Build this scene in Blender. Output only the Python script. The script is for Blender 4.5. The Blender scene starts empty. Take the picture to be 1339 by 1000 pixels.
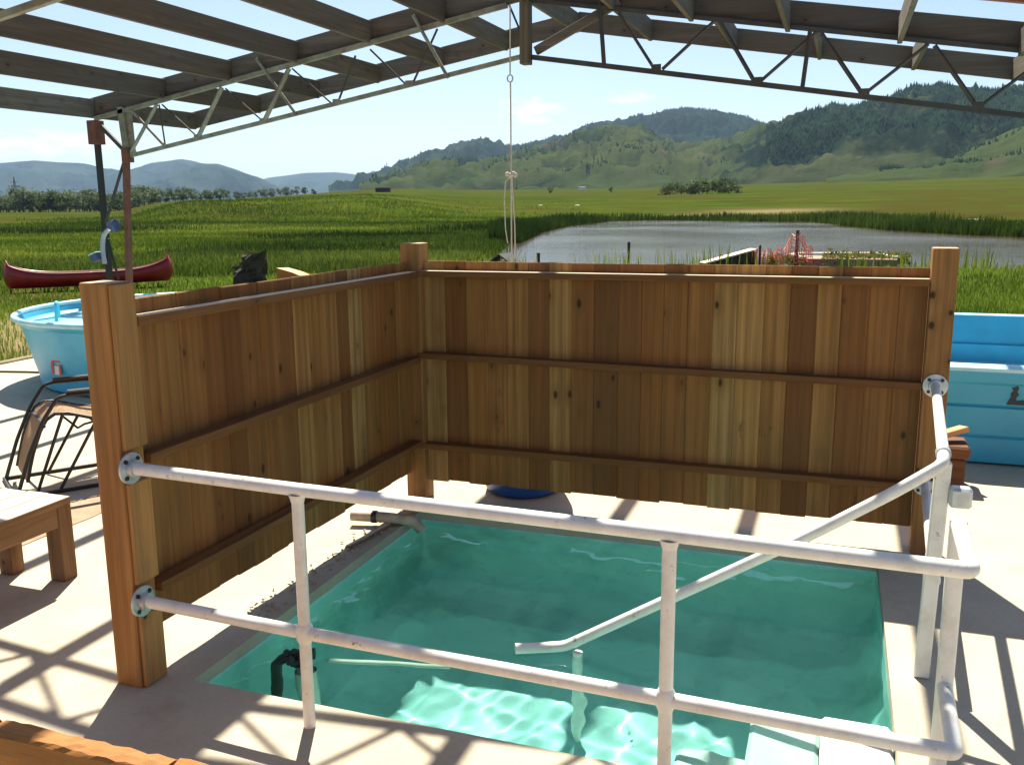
import bpy, bmesh, math, random
import numpy as np
from mathutils import Vector, Matrix, noise
S = bpy.context.scene
COL = S.collection
rnd = random.Random(7)
nr = np.random.RandomState(5)

# ------------------------------------------------------------------ camera
F, PITCH, ROLL, YAW = 1202.27, 0.191866, 0.00816, -0.340703
CAM = Vector((2.4963, -5.2564, 1.9017))
FWD = Vector((math.sin(YAW)*math.cos(PITCH), math.cos(YAW)*math.cos(PITCH), -math.sin(PITCH)))
_r0 = Vector((math.cos(YAW), -math.sin(YAW), 0)); _d0 = FWD.cross(_r0)
RT = math.cos(ROLL)*_r0 + math.sin(ROLL)*_d0
DN = -math.sin(ROLL)*_r0 + math.cos(ROLL)*_d0
cam = bpy.data.cameras.new('camera'); co = bpy.data.objects.new('camera', cam); COL.objects.link(co)
co.matrix_world = Matrix(((RT.x, -DN.x, -FWD.x, CAM.x), (RT.y, -DN.y, -FWD.y, CAM.y), (RT.z, -DN.z, -FWD.z, CAM.z), (0, 0, 0, 1)))
cam.sensor_width = 36; cam.lens = F/1339*36; cam.clip_start = 0.05; cam.clip_end = 60000
S.camera = co

def at(u, v, axis, val):
    """survey helper: the point of the plane (axis = val) seen at a photograph pixel"""
    d = FWD + RT*((u-669.5)/F) + DN*((v-500)/F)
    t = (val-CAM[axis])/d[axis]
    return CAM + d*t

# ------------------------------------------------------------------ light
SUN = Vector((-0.29, 0.63, 1.0)).normalized()
el = math.asin(SUN.z); az = math.atan2(SUN.x, SUN.y)
W = bpy.data.worlds.new('World'); S.world = W; W.use_nodes = True
nt = W.node_tree; nt.nodes.clear()
sky = nt.nodes.new('ShaderNodeTexSky'); sky.sky_type = 'NISHITA'; sky.sun_disc = False
sky.sun_elevation = el; sky.sun_rotation = az; sky.altitude = 1800; sky.air_density = 1.0; sky.dust_density = 3.6; sky.ozone_density = 1.0
bg = nt.nodes.new('ShaderNodeBackground'); bg.inputs[1].default_value = 0.060
wo = nt.nodes.new('ShaderNodeOutputWorld')
# thin clouds
tc = nt.nodes.new('ShaderNodeTexCoord')
def cloud(u, v, ru, rv):
    d = (FWD + RT*((u-669.5)/F) + DN*((v-500)/F)).normalized()
    side = d.cross(Vector((0, 0, 1))).normalized(); up = side.cross(d)
    out = []
    for ax, r in ((side, ru), (up, rv)):
        n = nt.nodes.new('ShaderNodeVectorMath'); n.operation = 'DOT_PRODUCT'; n.inputs[1].default_value = ax/r
        nt.links.new(tc.outputs['Generated'], n.inputs[0]); out.append(n.outputs['Value'])
    f = nt.nodes.new('ShaderNodeVectorMath'); f.operation = 'DOT_PRODUCT'; f.inputs[1].default_value = d
    nt.links.new(tc.outputs['Generated'], f.inputs[0])
    def m(op, a, b=None):
        n = nt.nodes.new('ShaderNodeMath'); n.operation = op
        for i, s in enumerate((a, b)):
            if s is None: continue
            if isinstance(s, (int, float)): n.inputs[i].default_value = s
            else: nt.links.new(s, n.inputs[i])
        return n.outputs[0]
    q = m('ADD', m('MULTIPLY', out[0], out[0]), m('MULTIPLY', out[1], out[1]))
    e = m('MAXIMUM', m('SUBTRACT', 1.0, q), 0.0)
    return m('MULTIPLY', e, m('GREATER_THAN', f.outputs['Value'], 0.0))
cn = nt.nodes.new('ShaderNodeTexNoise'); cn.inputs['Scale'].default_value = 38; cn.inputs['Detail'].default_value = 9; cn.inputs['Roughness'].default_value = .62
mpc = nt.nodes.new('ShaderNodeMapping'); mpc.inputs['Scale'].default_value = (1, 1, 3.0)
nt.links.new(tc.outputs['Generated'], mpc.inputs[0]); nt.links.new(mpc.outputs[0], cn.inputs[0])
def wm(op, a, b):
    n = nt.nodes.new('ShaderNodeMath'); n.operation = op; n.use_clamp = (op == 'SUBTRACT')
    for i, s in enumerate((a, b)):
        if isinstance(s, (int, float)): n.inputs[i].default_value = s
        else: nt.links.new(s, n.inputs[i])
    return n.outputs[0]
acc = None
for a in ((690, 145, .055, .022), (822, 129, .04, .009), (1012, 4, .03, .012), (45, 190, .16, .02)):
    c = cloud(*a); acc = c if acc is None else wm('MAXIMUM', acc, c)
cl = wm('SUBTRACT', wm('MULTIPLY', wm('POWER', acc, .6), wm('MULTIPLY', cn.outputs[0], 2.6)), 0.85)
cl = wm('MULTIPLY', cl, .8)
mx = nt.nodes.new('ShaderNodeMix'); mx.data_type = 'RGBA'; mx.inputs['B'].default_value = (11, 11, 11, 1)
nt.links.new(cl, mx.inputs['Factor']); nt.links.new(sky.outputs[0], mx.inputs['A'])
nt.links.new(mx.outputs['Result'], bg.inputs[0]); nt.links.new(bg.outputs[0], wo.inputs[0])
sl = bpy.data.lights.new('sun', 'SUN'); sl.energy = 4.9; sl.angle = math.radians(0.55); sl.color = (1.0, .945, .80)
so = bpy.data.objects.new('sun', sl); COL.objects.link(so)
so.rotation_euler = SUN.to_track_quat('Z', 'Y').to_euler()
S.view_settings.view_transform = 'Standard'; S.view_settings.look = 'None'
S.view_settings.gamma = 1; S.view_settings.use_curve_mapping = False
S.view_settings.exposure = 1.38
CAUSTICS = True
if CAUSTICS:
    sl.cycles.is_caustics_light = True
S.cycles.volume_bounces = 0
S.cycles.max_bounces = 10
S.cycles.sample_clamp_indirect = 6.0

# ------------------------------------------------------------------ helpers
def tagk(o, kind): o['kind'] = kind; return o
def new_mesh(name, bm, m, smooth=False, smooth_angle=None):
    me = bpy.data.meshes.new(name); bm.normal_update(); bm.to_mesh(me); bm.free()
    if m is not None:
        for x in (m if isinstance(m, (list, tuple)) else [m]): me.materials.append(x)
    if smooth:
        me.polygons.foreach_set('use_smooth', [True]*len(me.polygons))
        if smooth_angle: me.set_sharp_from_angle(angle=math.radians(smooth_angle))
    return me
def wloc(p):
    v = Vector((0, 0, 0))
    while p is not None: v += p.location; p = p.parent
    return v
def obj(name, bm, m, parent=None, smooth=False, ang=35, kind=None, label=None, cat=None, group=None):
    """bm is in world coordinates; the object keeps its parent's frame"""
    if parent is not None: bmesh.ops.translate(bm, verts=bm.verts, vec=-wloc(parent))
    me = bm if isinstance(bm, bpy.types.Mesh) else new_mesh(name, bm, m, smooth, ang)
    o = bpy.data.objects.new(name, me); COL.objects.link(o)
    if parent is not None: o.parent = parent
    if kind: o['kind'] = kind
    if label: o['label'] = label
    if cat: o['category'] = cat
    if group: o['group'] = group
    return o
def thing(name, label, cat, loc=(0, 0, 0), group=None):
    o = bpy.data.objects.new(name, None); COL.objects.link(o); o.location = loc
    o.empty_display_size = .1
    o['label'] = label; o['category'] = cat
    if group: o['group'] = group
    return o
def inst(name, me, parent, loc, rot=(0, 0, 0), scale=None):
    o = bpy.data.objects.new(name, me); COL.objects.link(o)
    o.parent = parent; o.location = Vector(loc) - wloc(parent) if parent else Vector(loc)
    o.rotation_euler = rot
    if scale: o.scale = scale
    return o
def box(bm, lo, hi, bev=0.0, M=None):
    r = bmesh.ops.create_cube(bm, size=1.0); vs = r['verts']
    lo = Vector(lo); hi = Vector(hi)
    for v in vs: v.co = Vector([(lo[i]+hi[i])/2 + v.co[i]*(hi[i]-lo[i]) for i in range(3)])
    if M is not None: bmesh.ops.transform(bm, matrix=M, verts=vs)
    if bev > 0:
        es = set(e for v in vs for e in v.link_edges)
        bmesh.ops.bevel(bm, geom=list(es), offset=bev, segments=1, affect='EDGES')
    return bm
def obox(bm, a, b, wd, ht, up=Vector((0, 0, 1)), bev=0.0):
    """beam from a to b, wd across, ht along up"""
    a = Vector(a); b = Vector(b); d = (b-a); L = d.length; d.normalize()
    s = d.cross(up).normalized(); t = s.cross(d)
    M = Matrix(((d.x, s.x, t.x, (a.x+b.x)/2), (d.y, s.y, t.y, (a.y+b.y)/2), (d.z, s.z, t.z, (a.z+b.z)/2), (0, 0, 0, 1)))
    return box(bm, (-L/2, -wd/2, -ht/2), (L/2, wd/2, ht/2), bev, M)
def tube(bm, pts, r, n=12, cap=True, close=False):
    pts = [Vector(p) for p in pts]; rs = r if isinstance(r, (list, tuple)) else [r]*len(pts)
    rings = []; prev = None
    for i, p in enumerate(pts):
        if close: d = (pts[(i+1) % len(pts)]-pts[i-1])
        elif i == 0: d = pts[1]-p
        elif i == len(pts)-1: d = p-pts[i-1]
        else: d = (pts[i+1]-p).normalized()+(p-pts[i-1]).normalized()
        d.normalize()
        if prev is None:
            s = d.cross(Vector((0, 0, 1)))
            if s.length < .1: s = d.cross(Vector((1, 0, 0)))
        else:
            s = prev - d*prev.dot(d)
        s.normalize(); prev = s; t = d.cross(s)
        rings.append([bm.verts.new(p + (s*math.cos(2*math.pi*k/n)+t*math.sin(2*math.pi*k/n))*rs[i]) for k in range(n)])
    m = len(rings)
    for i in range(m if close else m-1):
        A = rings[i]; B = rings[(i+1) % m]
        for k in range(n): bm.faces.new((A[k], A[(k+1) % n], B[(k+1) % n], B[k]))
    if cap and not close:
        bm.faces.new(rings[0][::-1]); bm.faces.new(rings[-1])
    return bm
def rounded(pts, rad, seg=5):
    """fillet a polyline"""
    pts = [Vector(p) for p in pts]; out = [pts[0]]
    for i in range(1, len(pts)-1):
        p = pts[i]; a = (pts[i-1]-p); b = (pts[i+1]-p)
        r = min(rad, a.length*.45, b.length*.45); a.normalize(); b.normalize()
        P0 = p+a*r; P2 = p+b*r
        for k in range(seg+1):
            t = k/seg; out.append(P0*(1-t)**2 + p*2*t*(1-t) + P2*t*t)
    out.append(pts[-1]); return out
def lathe(bm, prof, c, n=32, axis='Z', cap=True):
    c = Vector(c); rings = []
    for r, z in prof:
        ring = []
        for k in range(n):
            a = 2*math.pi*k/n
            if axis == 'Z': p = Vector((r*math.cos(a), r*math.sin(a), z))
            elif axis == 'X': p = Vector((z, r*math.cos(a), r*math.sin(a)))
            else: p = Vector((r*math.cos(a), z, r*math.sin(a)))
            ring.append(bm.verts.new(c+p))
        rings.append(ring)
    for A, B in zip(rings[:-1], rings[1:]):
        for k in range(n): bm.faces.new((A[k], A[(k+1) % n], B[(k+1) % n], B[k]))
    if cap and prof[0][0] > 1e-6: bm.faces.new(rings[0][::-1])
    if cap and prof[-1][0] > 1e-6: bm.faces.new(rings[-1])
    bmesh.ops.remove_doubles(bm, verts=bm.verts, dist=1e-5)
    bmesh.ops.recalc_face_normals(bm, faces=bm.faces)
    return bm
def np_mesh(name, V, Fc, mats, smooth=False, attr=None):
    me = bpy.data.meshes.new(name); V = np.asarray(V, dtype=np.float32); Fc = np.asarray(Fc, dtype=np.int32)
    k = Fc.shape[1]
    me.vertices.add(len(V)); me.vertices.foreach_set('co', V.ravel())
    me.loops.add(Fc.size); me.loops.foreach_set('vertex_index', Fc.ravel())
    me.polygons.add(len(Fc)); me.polygons.foreach_set('loop_start', np.arange(0, Fc.size, k, dtype=np.int32))
    if smooth: me.polygons.foreach_set('use_smooth', np.ones(len(Fc), dtype=bool))
    me.update(calc_edges=True)
    for m in mats: me.materials.append(m)
    if attr is not None:
        a = me.attributes.new('tint', 'FLOAT', 'POINT'); a.data.foreach_set('value', np.asarray(attr, dtype=np.float32))
    return me
def link(name, me, **kw):
    o = bpy.data.objects.new(name, me); COL.objects.link(o)
    for k, v in kw.items(): o[k] = v
    return o

# ------------------------------------------------------------------ materials
class NT:
    def __init__(s, name):
        s.m = bpy.data.materials.new(name); s.m.use_nodes = True; s.t = s.m.node_tree
        s.b = s.t.nodes['Principled BSDF']; s.out = s.t.nodes['Material Output']
    def n(s, ty, **kw):
        x = s.t.nodes.new(ty)
        for k, v in kw.items(): setattr(x, k, v)
        return x
    def l(s, a, b): s.t.links.new(a, b)
    def put(s, v, sock):
        if isinstance(v, bpy.types.NodeSocket): s.l(v, sock)
        else: sock.default_value = v
    def math(s, op, a, b=0.0, clamp=False):
        x = s.n('ShaderNodeMath', operation=op); x.use_clamp = clamp; s.put(a, x.inputs[0]); s.put(b, x.inputs[1]); return x.outputs[0]
    def mapr(s, v, a, b, c=0.0, d=1.0):
        x = s.n('ShaderNodeMapRange'); s.put(v, x.inputs[0])
        for i, q in enumerate((a, b, c, d)): x.inputs[1+i].default_value = q
        return x.outputs[0]
    def mapping(s, v, sc=(1, 1, 1), loc=(0, 0, 0), rot=(0, 0, 0)):
        x = s.n('ShaderNodeMapping'); s.put(v, x.inputs[0]); x.inputs['Scale'].default_value = sc
        s.put(loc, x.inputs['Location']); x.inputs['Rotation'].default_value = rot; return x.outputs[0]
    def noise(s, v, sc, det=4, rough=.55, dist=0.0):
        x = s.n('ShaderNodeTexNoise'); s.put(v, x.inputs['Vector']); x.inputs['Scale'].default_value = sc
        x.inputs['Detail'].default_value = det; x.inputs['Roughness'].default_value = rough; x.inputs['Distortion'].default_value = dist
        return x.outputs['Fac']
    def ramp(s, v, stops, interp='LINEAR'):
        x = s.n('ShaderNodeValToRGB'); s.put(v, x.inputs[0]); cr = x.color_ramp; cr.interpolation = interp
        while len(cr.elements) < len(stops): cr.elements.new(.5)
        for e, (p, c) in zip(cr.elements, stops):
            e.position = p; e.color = (*c, 1) if len(c) == 3 else c
        return x.outputs[0]
    def mix(s, f, a, b, mode='MIX'):
        x = s.n('ShaderNodeMix', data_type='RGBA', blend_type=mode); s.put(f, x.inputs['Factor'])
        for v, i in ((a, 'A'), (b, 'B')):
            if isinstance(v, tuple) and len(v) == 3: v = (*v, 1)
            s.put(v, x.inputs[i])
        return x.outputs['Result']
    def bump(s, h, st=.3, d=.01):
        x = s.n('ShaderNodeBump'); x.inputs['Strength'].default_value = st; x.inputs['Distance'].default_value = d
        s.put(h, x.inputs['Height']); s.l(x.outputs[0], s.b.inputs['Normal']); return x
    def fin(s, col=None, rough=None, metal=None, spec=None):
        if col is not None:
            if isinstance(col, tuple) and len(col) == 3: col = (*col, 1)
            s.put(col, s.b.inputs['Base Color'])
        if rough is not None: s.put(rough, s.b.inputs['Roughness'])
        if metal is not None: s.b.inputs['Metallic'].default_value = metal
        if spec is not None: s.b.inputs['Specular IOR Level'].default_value = spec
        return s.m
    def obj(s): return s.n('ShaderNodeTexCoord').outputs['Object']
    def pos(s): return s.n('ShaderNodeNewGeometry').outputs['Position']
    def rand(s): return s.n('ShaderNodeObjectInfo').outputs['Random']
    def orng(s, k=37.0):
        """object coordinates shifted by the object's random number"""
        v = s.n('ShaderNodeVectorMath', operation='ADD'); s.l(s.obj(), v.inputs[0])
        c = s.n('ShaderNodeCombineXYZ'); r = s.rand()
        s.l(s.math('MULTIPLY', r, k), c.inputs[0]); s.l(s.math('MULTIPLY', r, k*1.7), c.inputs[1]); s.l(s.math('MULTIPLY', r, k*.6), c.inputs[2])
        s.l(c.outputs[0], v.inputs[1]); return v.outputs[0]

def plain(name, col, rough=.6, metal=0.0, var=.12, sc=6.0, bump=0.0, spec=.5, dirt=None):
    m = NT(name); o = m.obj(); n = m.noise(o, sc, 5)
    dark = tuple(c*(1-var) for c in col); lite = tuple(min(1, c*(1+var)) for c in col)
    c = m.mix(m.mapr(n, .3, .7), dark, lite)
    if dirt: c = m.mix(m.mapr(m.noise(o, sc*.6, 7, .7), .52, .7, 0, dirt[0]), c, dirt[1])
    if bump: m.bump(m.noise(o, sc*5, 4), .5, bump)
    return m.fin(c, rough, metal, spec)

def wood(name, tones, axis=2, painted_sun=None, knots=.55, grain=.35, rough=.75, mildew=False, kd=(.035, .016, .008), gs=1.0, bd=.002):
    m = NT(name); v = m.orng()
    st = [22*gs, 22*gs, 22*gs]; st[axis] = .9*gs
    g1 = m.noise(m.mapping(v, tuple(st)), 1.0, 5, .6, .6)
    st2 = [90*gs, 90*gs, 90*gs]; st2[axis] = 2.2*gs
    g2 = m.noise(m.mapping(v, tuple(st2)), 1.0, 3, .6)
    st3 = [5, 5, 5]; st3[axis] = .55
    g3 = m.noise(m.mapping(v, tuple(st3)), 1.0, 3)
    k = len(tones)
    oi = m.n('ShaderNodeObjectInfo'); tv_ = m.math('FRACT', m.math('ADD', m.math('MULTIPLY', oi.outputs['Object Index'], .6180339), m.math('MULTIPLY', m.math('LESS_THAN', oi.outputs['Object Index'], .5), oi.outputs['Random'])))
    base = m.ramp(tv_, [(i/k, t) for i, t in enumerate(tones)], 'CONSTANT')
    wv = m.n('ShaderNodeTexWave', wave_type='BANDS', bands_direction='X' if axis != 0 else 'Y'); wv.inputs['Scale'].default_value = 5.5; wv.inputs['Distortion'].default_value = 5.0; wv.inputs['Detail'].default_value = 2
    sw = [1.0, 1.0, 1.0]; sw[axis] = .09; m.l(m.mapping(v, tuple(sw)), wv.inputs['Vector'])
    base = m.mix(m.mapr(wv.outputs['Fac'], .3, .9, 0, .30), base, tuple(x*.42 for x in tones[0]))
    st4 = [2.6, 2.6, 2.6]; st4[axis] = .35
    base = m.mix(m.mapr(m.noise(m.mapping(v, tuple(st4), (3, 9, 4)), 3.0, 3), .45, .7, 0, .5), base, tuple(x*.55 for x in tones[0]))
    c = m.mix(m.mapr(g1, .35, .7, 0, grain), base, tuple(x*.35 for x in tones[0]), 'MIX')
    c = m.mix(m.mapr(g2, .35, .7, 0, .28), c, (.02, .012, .006))
    c = m.mix(m.mapr(g3, .35, .65), c, m.mix(.5, c, (1, .78, .5), 'MULTIPLY'))
    # knots
    vs = [8.0, 8.0, 8.0]; vs[axis] = 6.0
    vo = m.n('ShaderNodeTexVoronoi'); m.l(m.mapping(v, tuple(vs)), vo.inputs['Vector']); vo.inputs['Scale'].default_value = 1.0
    kn = m.math('MULTIPLY', m.mapr(vo.outputs['Distance'], .2, .05), m.math('GREATER_THAN', m.n('ShaderNodeSeparateColor').outputs[0], 0))
    sc = m.n('ShaderNodeSeparateColor'); m.l(vo.outputs['Color'], sc.inputs[0])
    kn = m.math('MULTIPLY', m.mapr(m.math('ADD', vo.outputs['Distance'], m.math('MULTIPLY', g1, .16)), .215, .15), m.math('GREATER_THAN', sc.outputs[0], 1-knots), True)
    ring = m.math('MULTIPLY', m.math('MULTIPLY', m.mapr(vo.outputs['Distance'], .42, .18), m.math('GREATER_THAN', sc.outputs[0], 1-knots)), .35)
    c = m.mix(ring, c, tuple(x*.35 for x in tones[0]))
    c = m.mix(m.math('MULTIPLY', kn, .92), c, kd)
    if mildew:
        p = m.pos(); sx = m.n('ShaderNodeSeparateXYZ'); m.l(p, sx.inputs[0])
        low = m.mapr(sx.outputs[2], 1.15, .35)
        pt = m.mapr(m.noise(m.mapping(p, (1.3, 1.3, 1.0)), 2.2, 6, .65), .42, .68)
        c = m.mix(m.math('MULTIPLY', m.math('MULTIPLY', low, pt), .32), c, (.12, .095, .035))
        bl = m.mapr(m.noise(m.mapping(p, (9, 9, 3.0)), 1.0, 6, .75), .64, .72)
        c = m.mix(m.math('MULTIPLY', m.math('MULTIPLY', bl, m.mapr(sx.outputs[2], 1.4, .9)), .7), c, (.03, .03, .02))
    if painted_sun:   # sunlight put into the colour of upward faces
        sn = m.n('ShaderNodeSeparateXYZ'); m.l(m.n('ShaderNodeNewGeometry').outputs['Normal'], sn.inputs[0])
        c = m.mix(m.mapr(sn.outputs[2], .75, .95, 0, .8), c, painted_sun)
    h = m.math('ADD', m.math('MULTIPLY', g1, .6), m.math('MULTIPLY', g2, .5))
    m.bump(h, .5, bd)
    return m.fin(c, rough, spec=.25)

CED = [(.43, .20, .062), (.48, .245, .080), (.27, .108, .034), (.55, .31, .108), (.37, .155, .046), (.42, .205, .064), (.21, .084, .028), (.56, .35, .135), (.29, .118, .038), (.37, .155, .045), (.45, .22, .068), (.33, .14, .045)]
M_board = wood('cedar_boards', CED, 2, None, .42, .5, mildew=True)
M_railx = wood('cedar_rail_x', [(.25, .115, .042), (.29, .14, .05), (.22, .10, .036)], 0, (.78, .64, .48), .5)  # top rail: the lit strip on its upper face is painted in
M_railxm = wood('cedar_rail_x_mid', [(.27, .12, .040), (.31, .145, .048), (.24, .105, .036)], 0, None, .5)
M_railym = wood('cedar_rail_y_mid', [(.27, .12, .040), (.31, .145, .048), (.24, .105, .036)], 1, None, .5)
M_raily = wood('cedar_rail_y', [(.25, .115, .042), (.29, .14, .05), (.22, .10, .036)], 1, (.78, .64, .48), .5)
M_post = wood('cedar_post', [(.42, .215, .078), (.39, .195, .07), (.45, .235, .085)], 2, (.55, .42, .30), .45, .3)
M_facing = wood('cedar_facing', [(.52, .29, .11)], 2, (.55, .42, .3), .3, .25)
M_bench = wood('bench_wood_z', [(.26, .15, .085), (.30, .175, .095)], 2, None, .6, .8, bd=.004, kd=(.05, .02, .01))
M_benchy = wood('bench_wood_y', [(.34, .22, .13), (.40, .27, .17)], 1, (.62, .53, .43), .45, .6, bd=.004)  # bench planks: upper faces painted pale as if in full sun
GREY = [(.165, .14, .12), (.20, .175, .15), (.135, .112, .095), (.18, .15, .125)]
M_greyx = wood('weathered_beam_x', GREY, 0, None, .4, .5)
M_greyy = wood('weathered_beam_y', GREY, 1, None, .4, .5)
M_greyz = wood('weathered_post_z', [(.17, .15, .115)], 2, None, .4, .5)
M_rough = wood('rough_plank', [(.48, .20, .055), (.52, .23, .07), (.46, .21, .07)], 0, None, .3, .4, bd=.006, gs=1.4)

def railpaint():
    m = NT('white_rail_paint'); o = m.pos()
    n = m.noise(o, 9, 6, .7); n2 = m.noise(o, 60, 4)
    c = m.mix(m.mapr(n, .45, .7), (.76, .735, .68), (.62, .585, .52))
    c = m.mix(m.mapr(m.noise(m.mapping(o, (1, 1, 1), (3, 1, 7)), 22, 7, .75), .62, .70), c, (.34, .20, .10))
    m.bump(n2, .25, .001); return m.fin(c, .38)
M_white = railpaint()
M_galv = plain('galvanised_steel', (.50, .53, .55), .42, .55, .2, 20, .0005)
M_bolt = plain('dark_bolt', (.03, .03, .035), .5, .4)
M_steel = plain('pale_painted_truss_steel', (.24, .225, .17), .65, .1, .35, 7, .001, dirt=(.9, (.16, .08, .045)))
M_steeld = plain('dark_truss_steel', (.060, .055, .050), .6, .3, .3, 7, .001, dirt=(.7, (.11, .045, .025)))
M_rust = plain('rust_red_steel', (.17, .058, .032), .65, .1, .3, 9, .001)
M_black = plain('black_steel', (.028, .024, .022), .5, .2)

def concrete(name, a, b, stain, sc=1.0):
    m = NT(name); p = m.pos()
    n = m.noise(p, 1.7*sc, 7, .62); f = m.noise(p, 45*sc, 4, .6)
    c = m.mix(m.mapr(n, .35, .68), a, b)
    c = m.mix(m.mapr(m.noise(m.mapping(p, (1, 1, 1), (5, 8, 2)), 3.1*sc, 8, .7), .55, .74, 0, .55), c, stain)
    c = m.mix(m.mapr(f, .3, .75, 0, .18), c, tuple(x*.45 for x in a))
    vo = m.n('ShaderNodeTexVoronoi', feature='DISTANCE_TO_EDGE'); vo.inputs['Scale'].default_value = .55
    m.l(m.mapping(m.math('ADD', 0, 0), (1, 1, 1)) if False else p, vo.inputs['Vector'])
    m.bump(m.math('ADD', f, m.math('MULTIPLY', n, 2.0)), .35, .003)
    return m.fin(c, .85, spec=.25)
M_deck = concrete('pale_concrete', (.42, .36, .265), (.49, .43, .335), (.30, .22, .14))
M_curb = concrete('curb_concrete', (.36, .28, .20), (.46, .39, .30), (.26, .18, .12), 2.0)
M_step = concrete('step_paint', (.74, .76, .70), (.82, .83, .78), (.52, .56, .50), 3.0)
M_gravel = concrete('sandy_strip', (.28, .19, .115), (.36, .27, .18), (.16, .10, .06), 4.0)

def poolpaint():
    m = NT('pool_plaster'); p = m.pos()
    n = m.noise(p, 1.3, 6, .6)
    c = m.mix(m.mapr(n, .35, .7), (.31, .65, .59), (.46, .79, .72))
    c = m.mix(m.mapr(m.noise(m.mapping(p, (1, 1, 1), (2.3, .4, 1)), 1.3, 5, .6), .50, .66, 0, .75), c, (.13, .38, .32))
    c = m.mix(m.mapr(m.noise(p, 12, 6, .7), .56, .72, 0, .3), c, (.10, .26, .2))
    return m.fin(c, .7)
M_pool = poolpaint()
def water():
    m = NT('pool_water_surface'); t = m.t
    t.nodes.remove(m.b)
    g = m.n('ShaderNodeBsdfGlass'); g.inputs['IOR'].default_value = 1.333; g.inputs['Roughness'].default_value = 0.0
    g.inputs['Color'].default_value = (.80, .96, .95, 1)
    di = m.n('ShaderNodeBsdfDiffuse'); di.inputs['Color'].default_value = (.22, .60, .54, 1)   # cloudy mineral water
    ms = m.n('ShaderNodeMixShader'); ms.inputs[0].default_value = .012
    m.l(g.outputs[0], ms.inputs[1]); m.l(di.outputs[0], ms.inputs[2]); m.l(ms.outputs[0], m.out.inputs['Surface'])
    
    return m.m
M_water = water()
def water_sheet(name, deep, rough, bs, bst, bd, col2=None):
    m = NT(name); p = m.pos()
    n = m.noise(m.mapping(p, bs), 1.0, 5, .6)
    big = m.noise(p, .045, 4, .5)
    c = deep if col2 is None else m.mix(m.mapr(big, .4, .65), deep, col2)
    m.bump(n, bst, bd)
    m.b.inputs['IOR'].default_value = 1.333
    r = m.mapr(big, .42, .62, rough, rough*2.2)
    return m.fin(c, r, spec=.5)
M_pond = water_sheet('pond_water', (.062, .044, .024), .07, (.9, 1.6, 1), .55, .05, (.085, .066, .04))
M_tubwater = water_sheet('tank_water', (.30, .62, .74), .05, (5, 5, 1), .3, .01)

def blueplastic(name, a, b, g):
    m = NT(name); p = m.obj()
    n = m.noise(p, 1.6, 5, .6)
    c = m.mix(m.mapr(n, .35, .65), a, b)
    c = m.mix(m.mapr(m.noise(m.mapping(p, (1, 1, 1.5), (4, 0, 2)), 2.3, 5, .6), .52, .68, 0, .7), c, g)
    m.bump(m.noise(p, 30, 3), .1, .002)
    return m.fin(c, .42)
M_tank = blueplastic('faded_blue_tank', (.04, .36, .60), (.09, .48, .66), (.12, .46, .42))
M_tub = blueplastic('light_blue_tub', (.045, .36, .55), (.06, .41, .60), (.05, .33, .48))
M_rim = plain('pale_blue_rim', (.38, .68, .78), .4)
M_barrel = plain('royal_blue_plastic', (.015, .075, .30), .35)
M_redplastic = plain('red_canoe_hull', (.27, .010, .012), .35, 0, .3, 3, dirt=(.5, (.18, .010, .014)))
M_gunwale = plain('canoe_interior', (.42, .30, .25), .6)
M_sling = None
def sling():
    m = NT('brown_mesh_fabric'); p = m.obj()
    w = m.n('ShaderNodeTexWave', bands_direction='Z'); w.inputs['Scale'].default_value = 60; m.l(p, w.inputs['Vector'])
    c = m.mix(m.mapr(m.noise(p, 7, 5), .3, .7), (.40, .26, .15), (.48, .33, .20))
    m.bump(w.outputs['Fac'], .4, .001)
    m.b.inputs['Transmission Weight'].default_value = 0
    return m.fin(c, .85)
M_sling = sling()
M_terra = plain('terracotta', (.26, .10, .05), .75, 0, .25, 8)
M_boxw = wood('box_wood', [(.20, .085, .04)], 0, None, .3, .5)
M_orangew = plain('orange_wood_piece', (.55, .25, .09), .7)
M_stump = plain('charred_stump_wood', (.05, .034, .022), .9, 0, .5, 6, .02)
M_orange = plain('orange_tarp', (.60, .20, .04), .6)
M_net = plain('orange_safety_net', (.75, .17, .10), .6)
M_stake = plain('dark_stake', (.035, .03, .028), .7)
M_plankw = plain('pale_pond_plank', (.62, .50, .40), .7, 0, .2, 3)
M_brick = plain('red_brick', (.50, .20, .13), .8, 0, .3, 3)
M_capst = plain('pale_wall_cap', (.72, .60, .52), .7)
M_lamp = plain('grey_blue_lamp_housing', (.07, .09, .17), .4, .2)
M_lampp = plain('pale_grey_cable_sleeve', (.35, .36, .38), .5)
M_rope = plain('pale_rope', (.56, .47, .40), .8, 0, .2, 30)
M_pvc = plain('off_white_pvc', (.60, .57, .48), .5, 0, .15, 8)
M_oldpipe = plain('worn_tan_pipe', (.42, .33, .24), .6, 0, .3, 12, .001)
M_valve = plain('corroded_valve', (.02, .045, .04), .7, 0, .4, 20, .003)
M_red = plain('sticker_red', (.50, .05, .05), .5)
M_stw = plain('sticker_white', (.70, .70, .70), .5)
M_ink = plain('dark_print', (.03, .035, .04), .6)
M_hose = plain('garden_hose', (.09, .07, .05), .5)
M_hoset = plain('tan_hose', (.45, .34, .22), .6)
M_rock = plain('pale_rock', (.5, .44, .36), .9, 0, .3, 2, .05)
M_cow = plain('dark_shed', (.03, .027, .025), .8)
M_whiteroof = plain('white_roof', (.75, .74, .72), .6)

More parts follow.
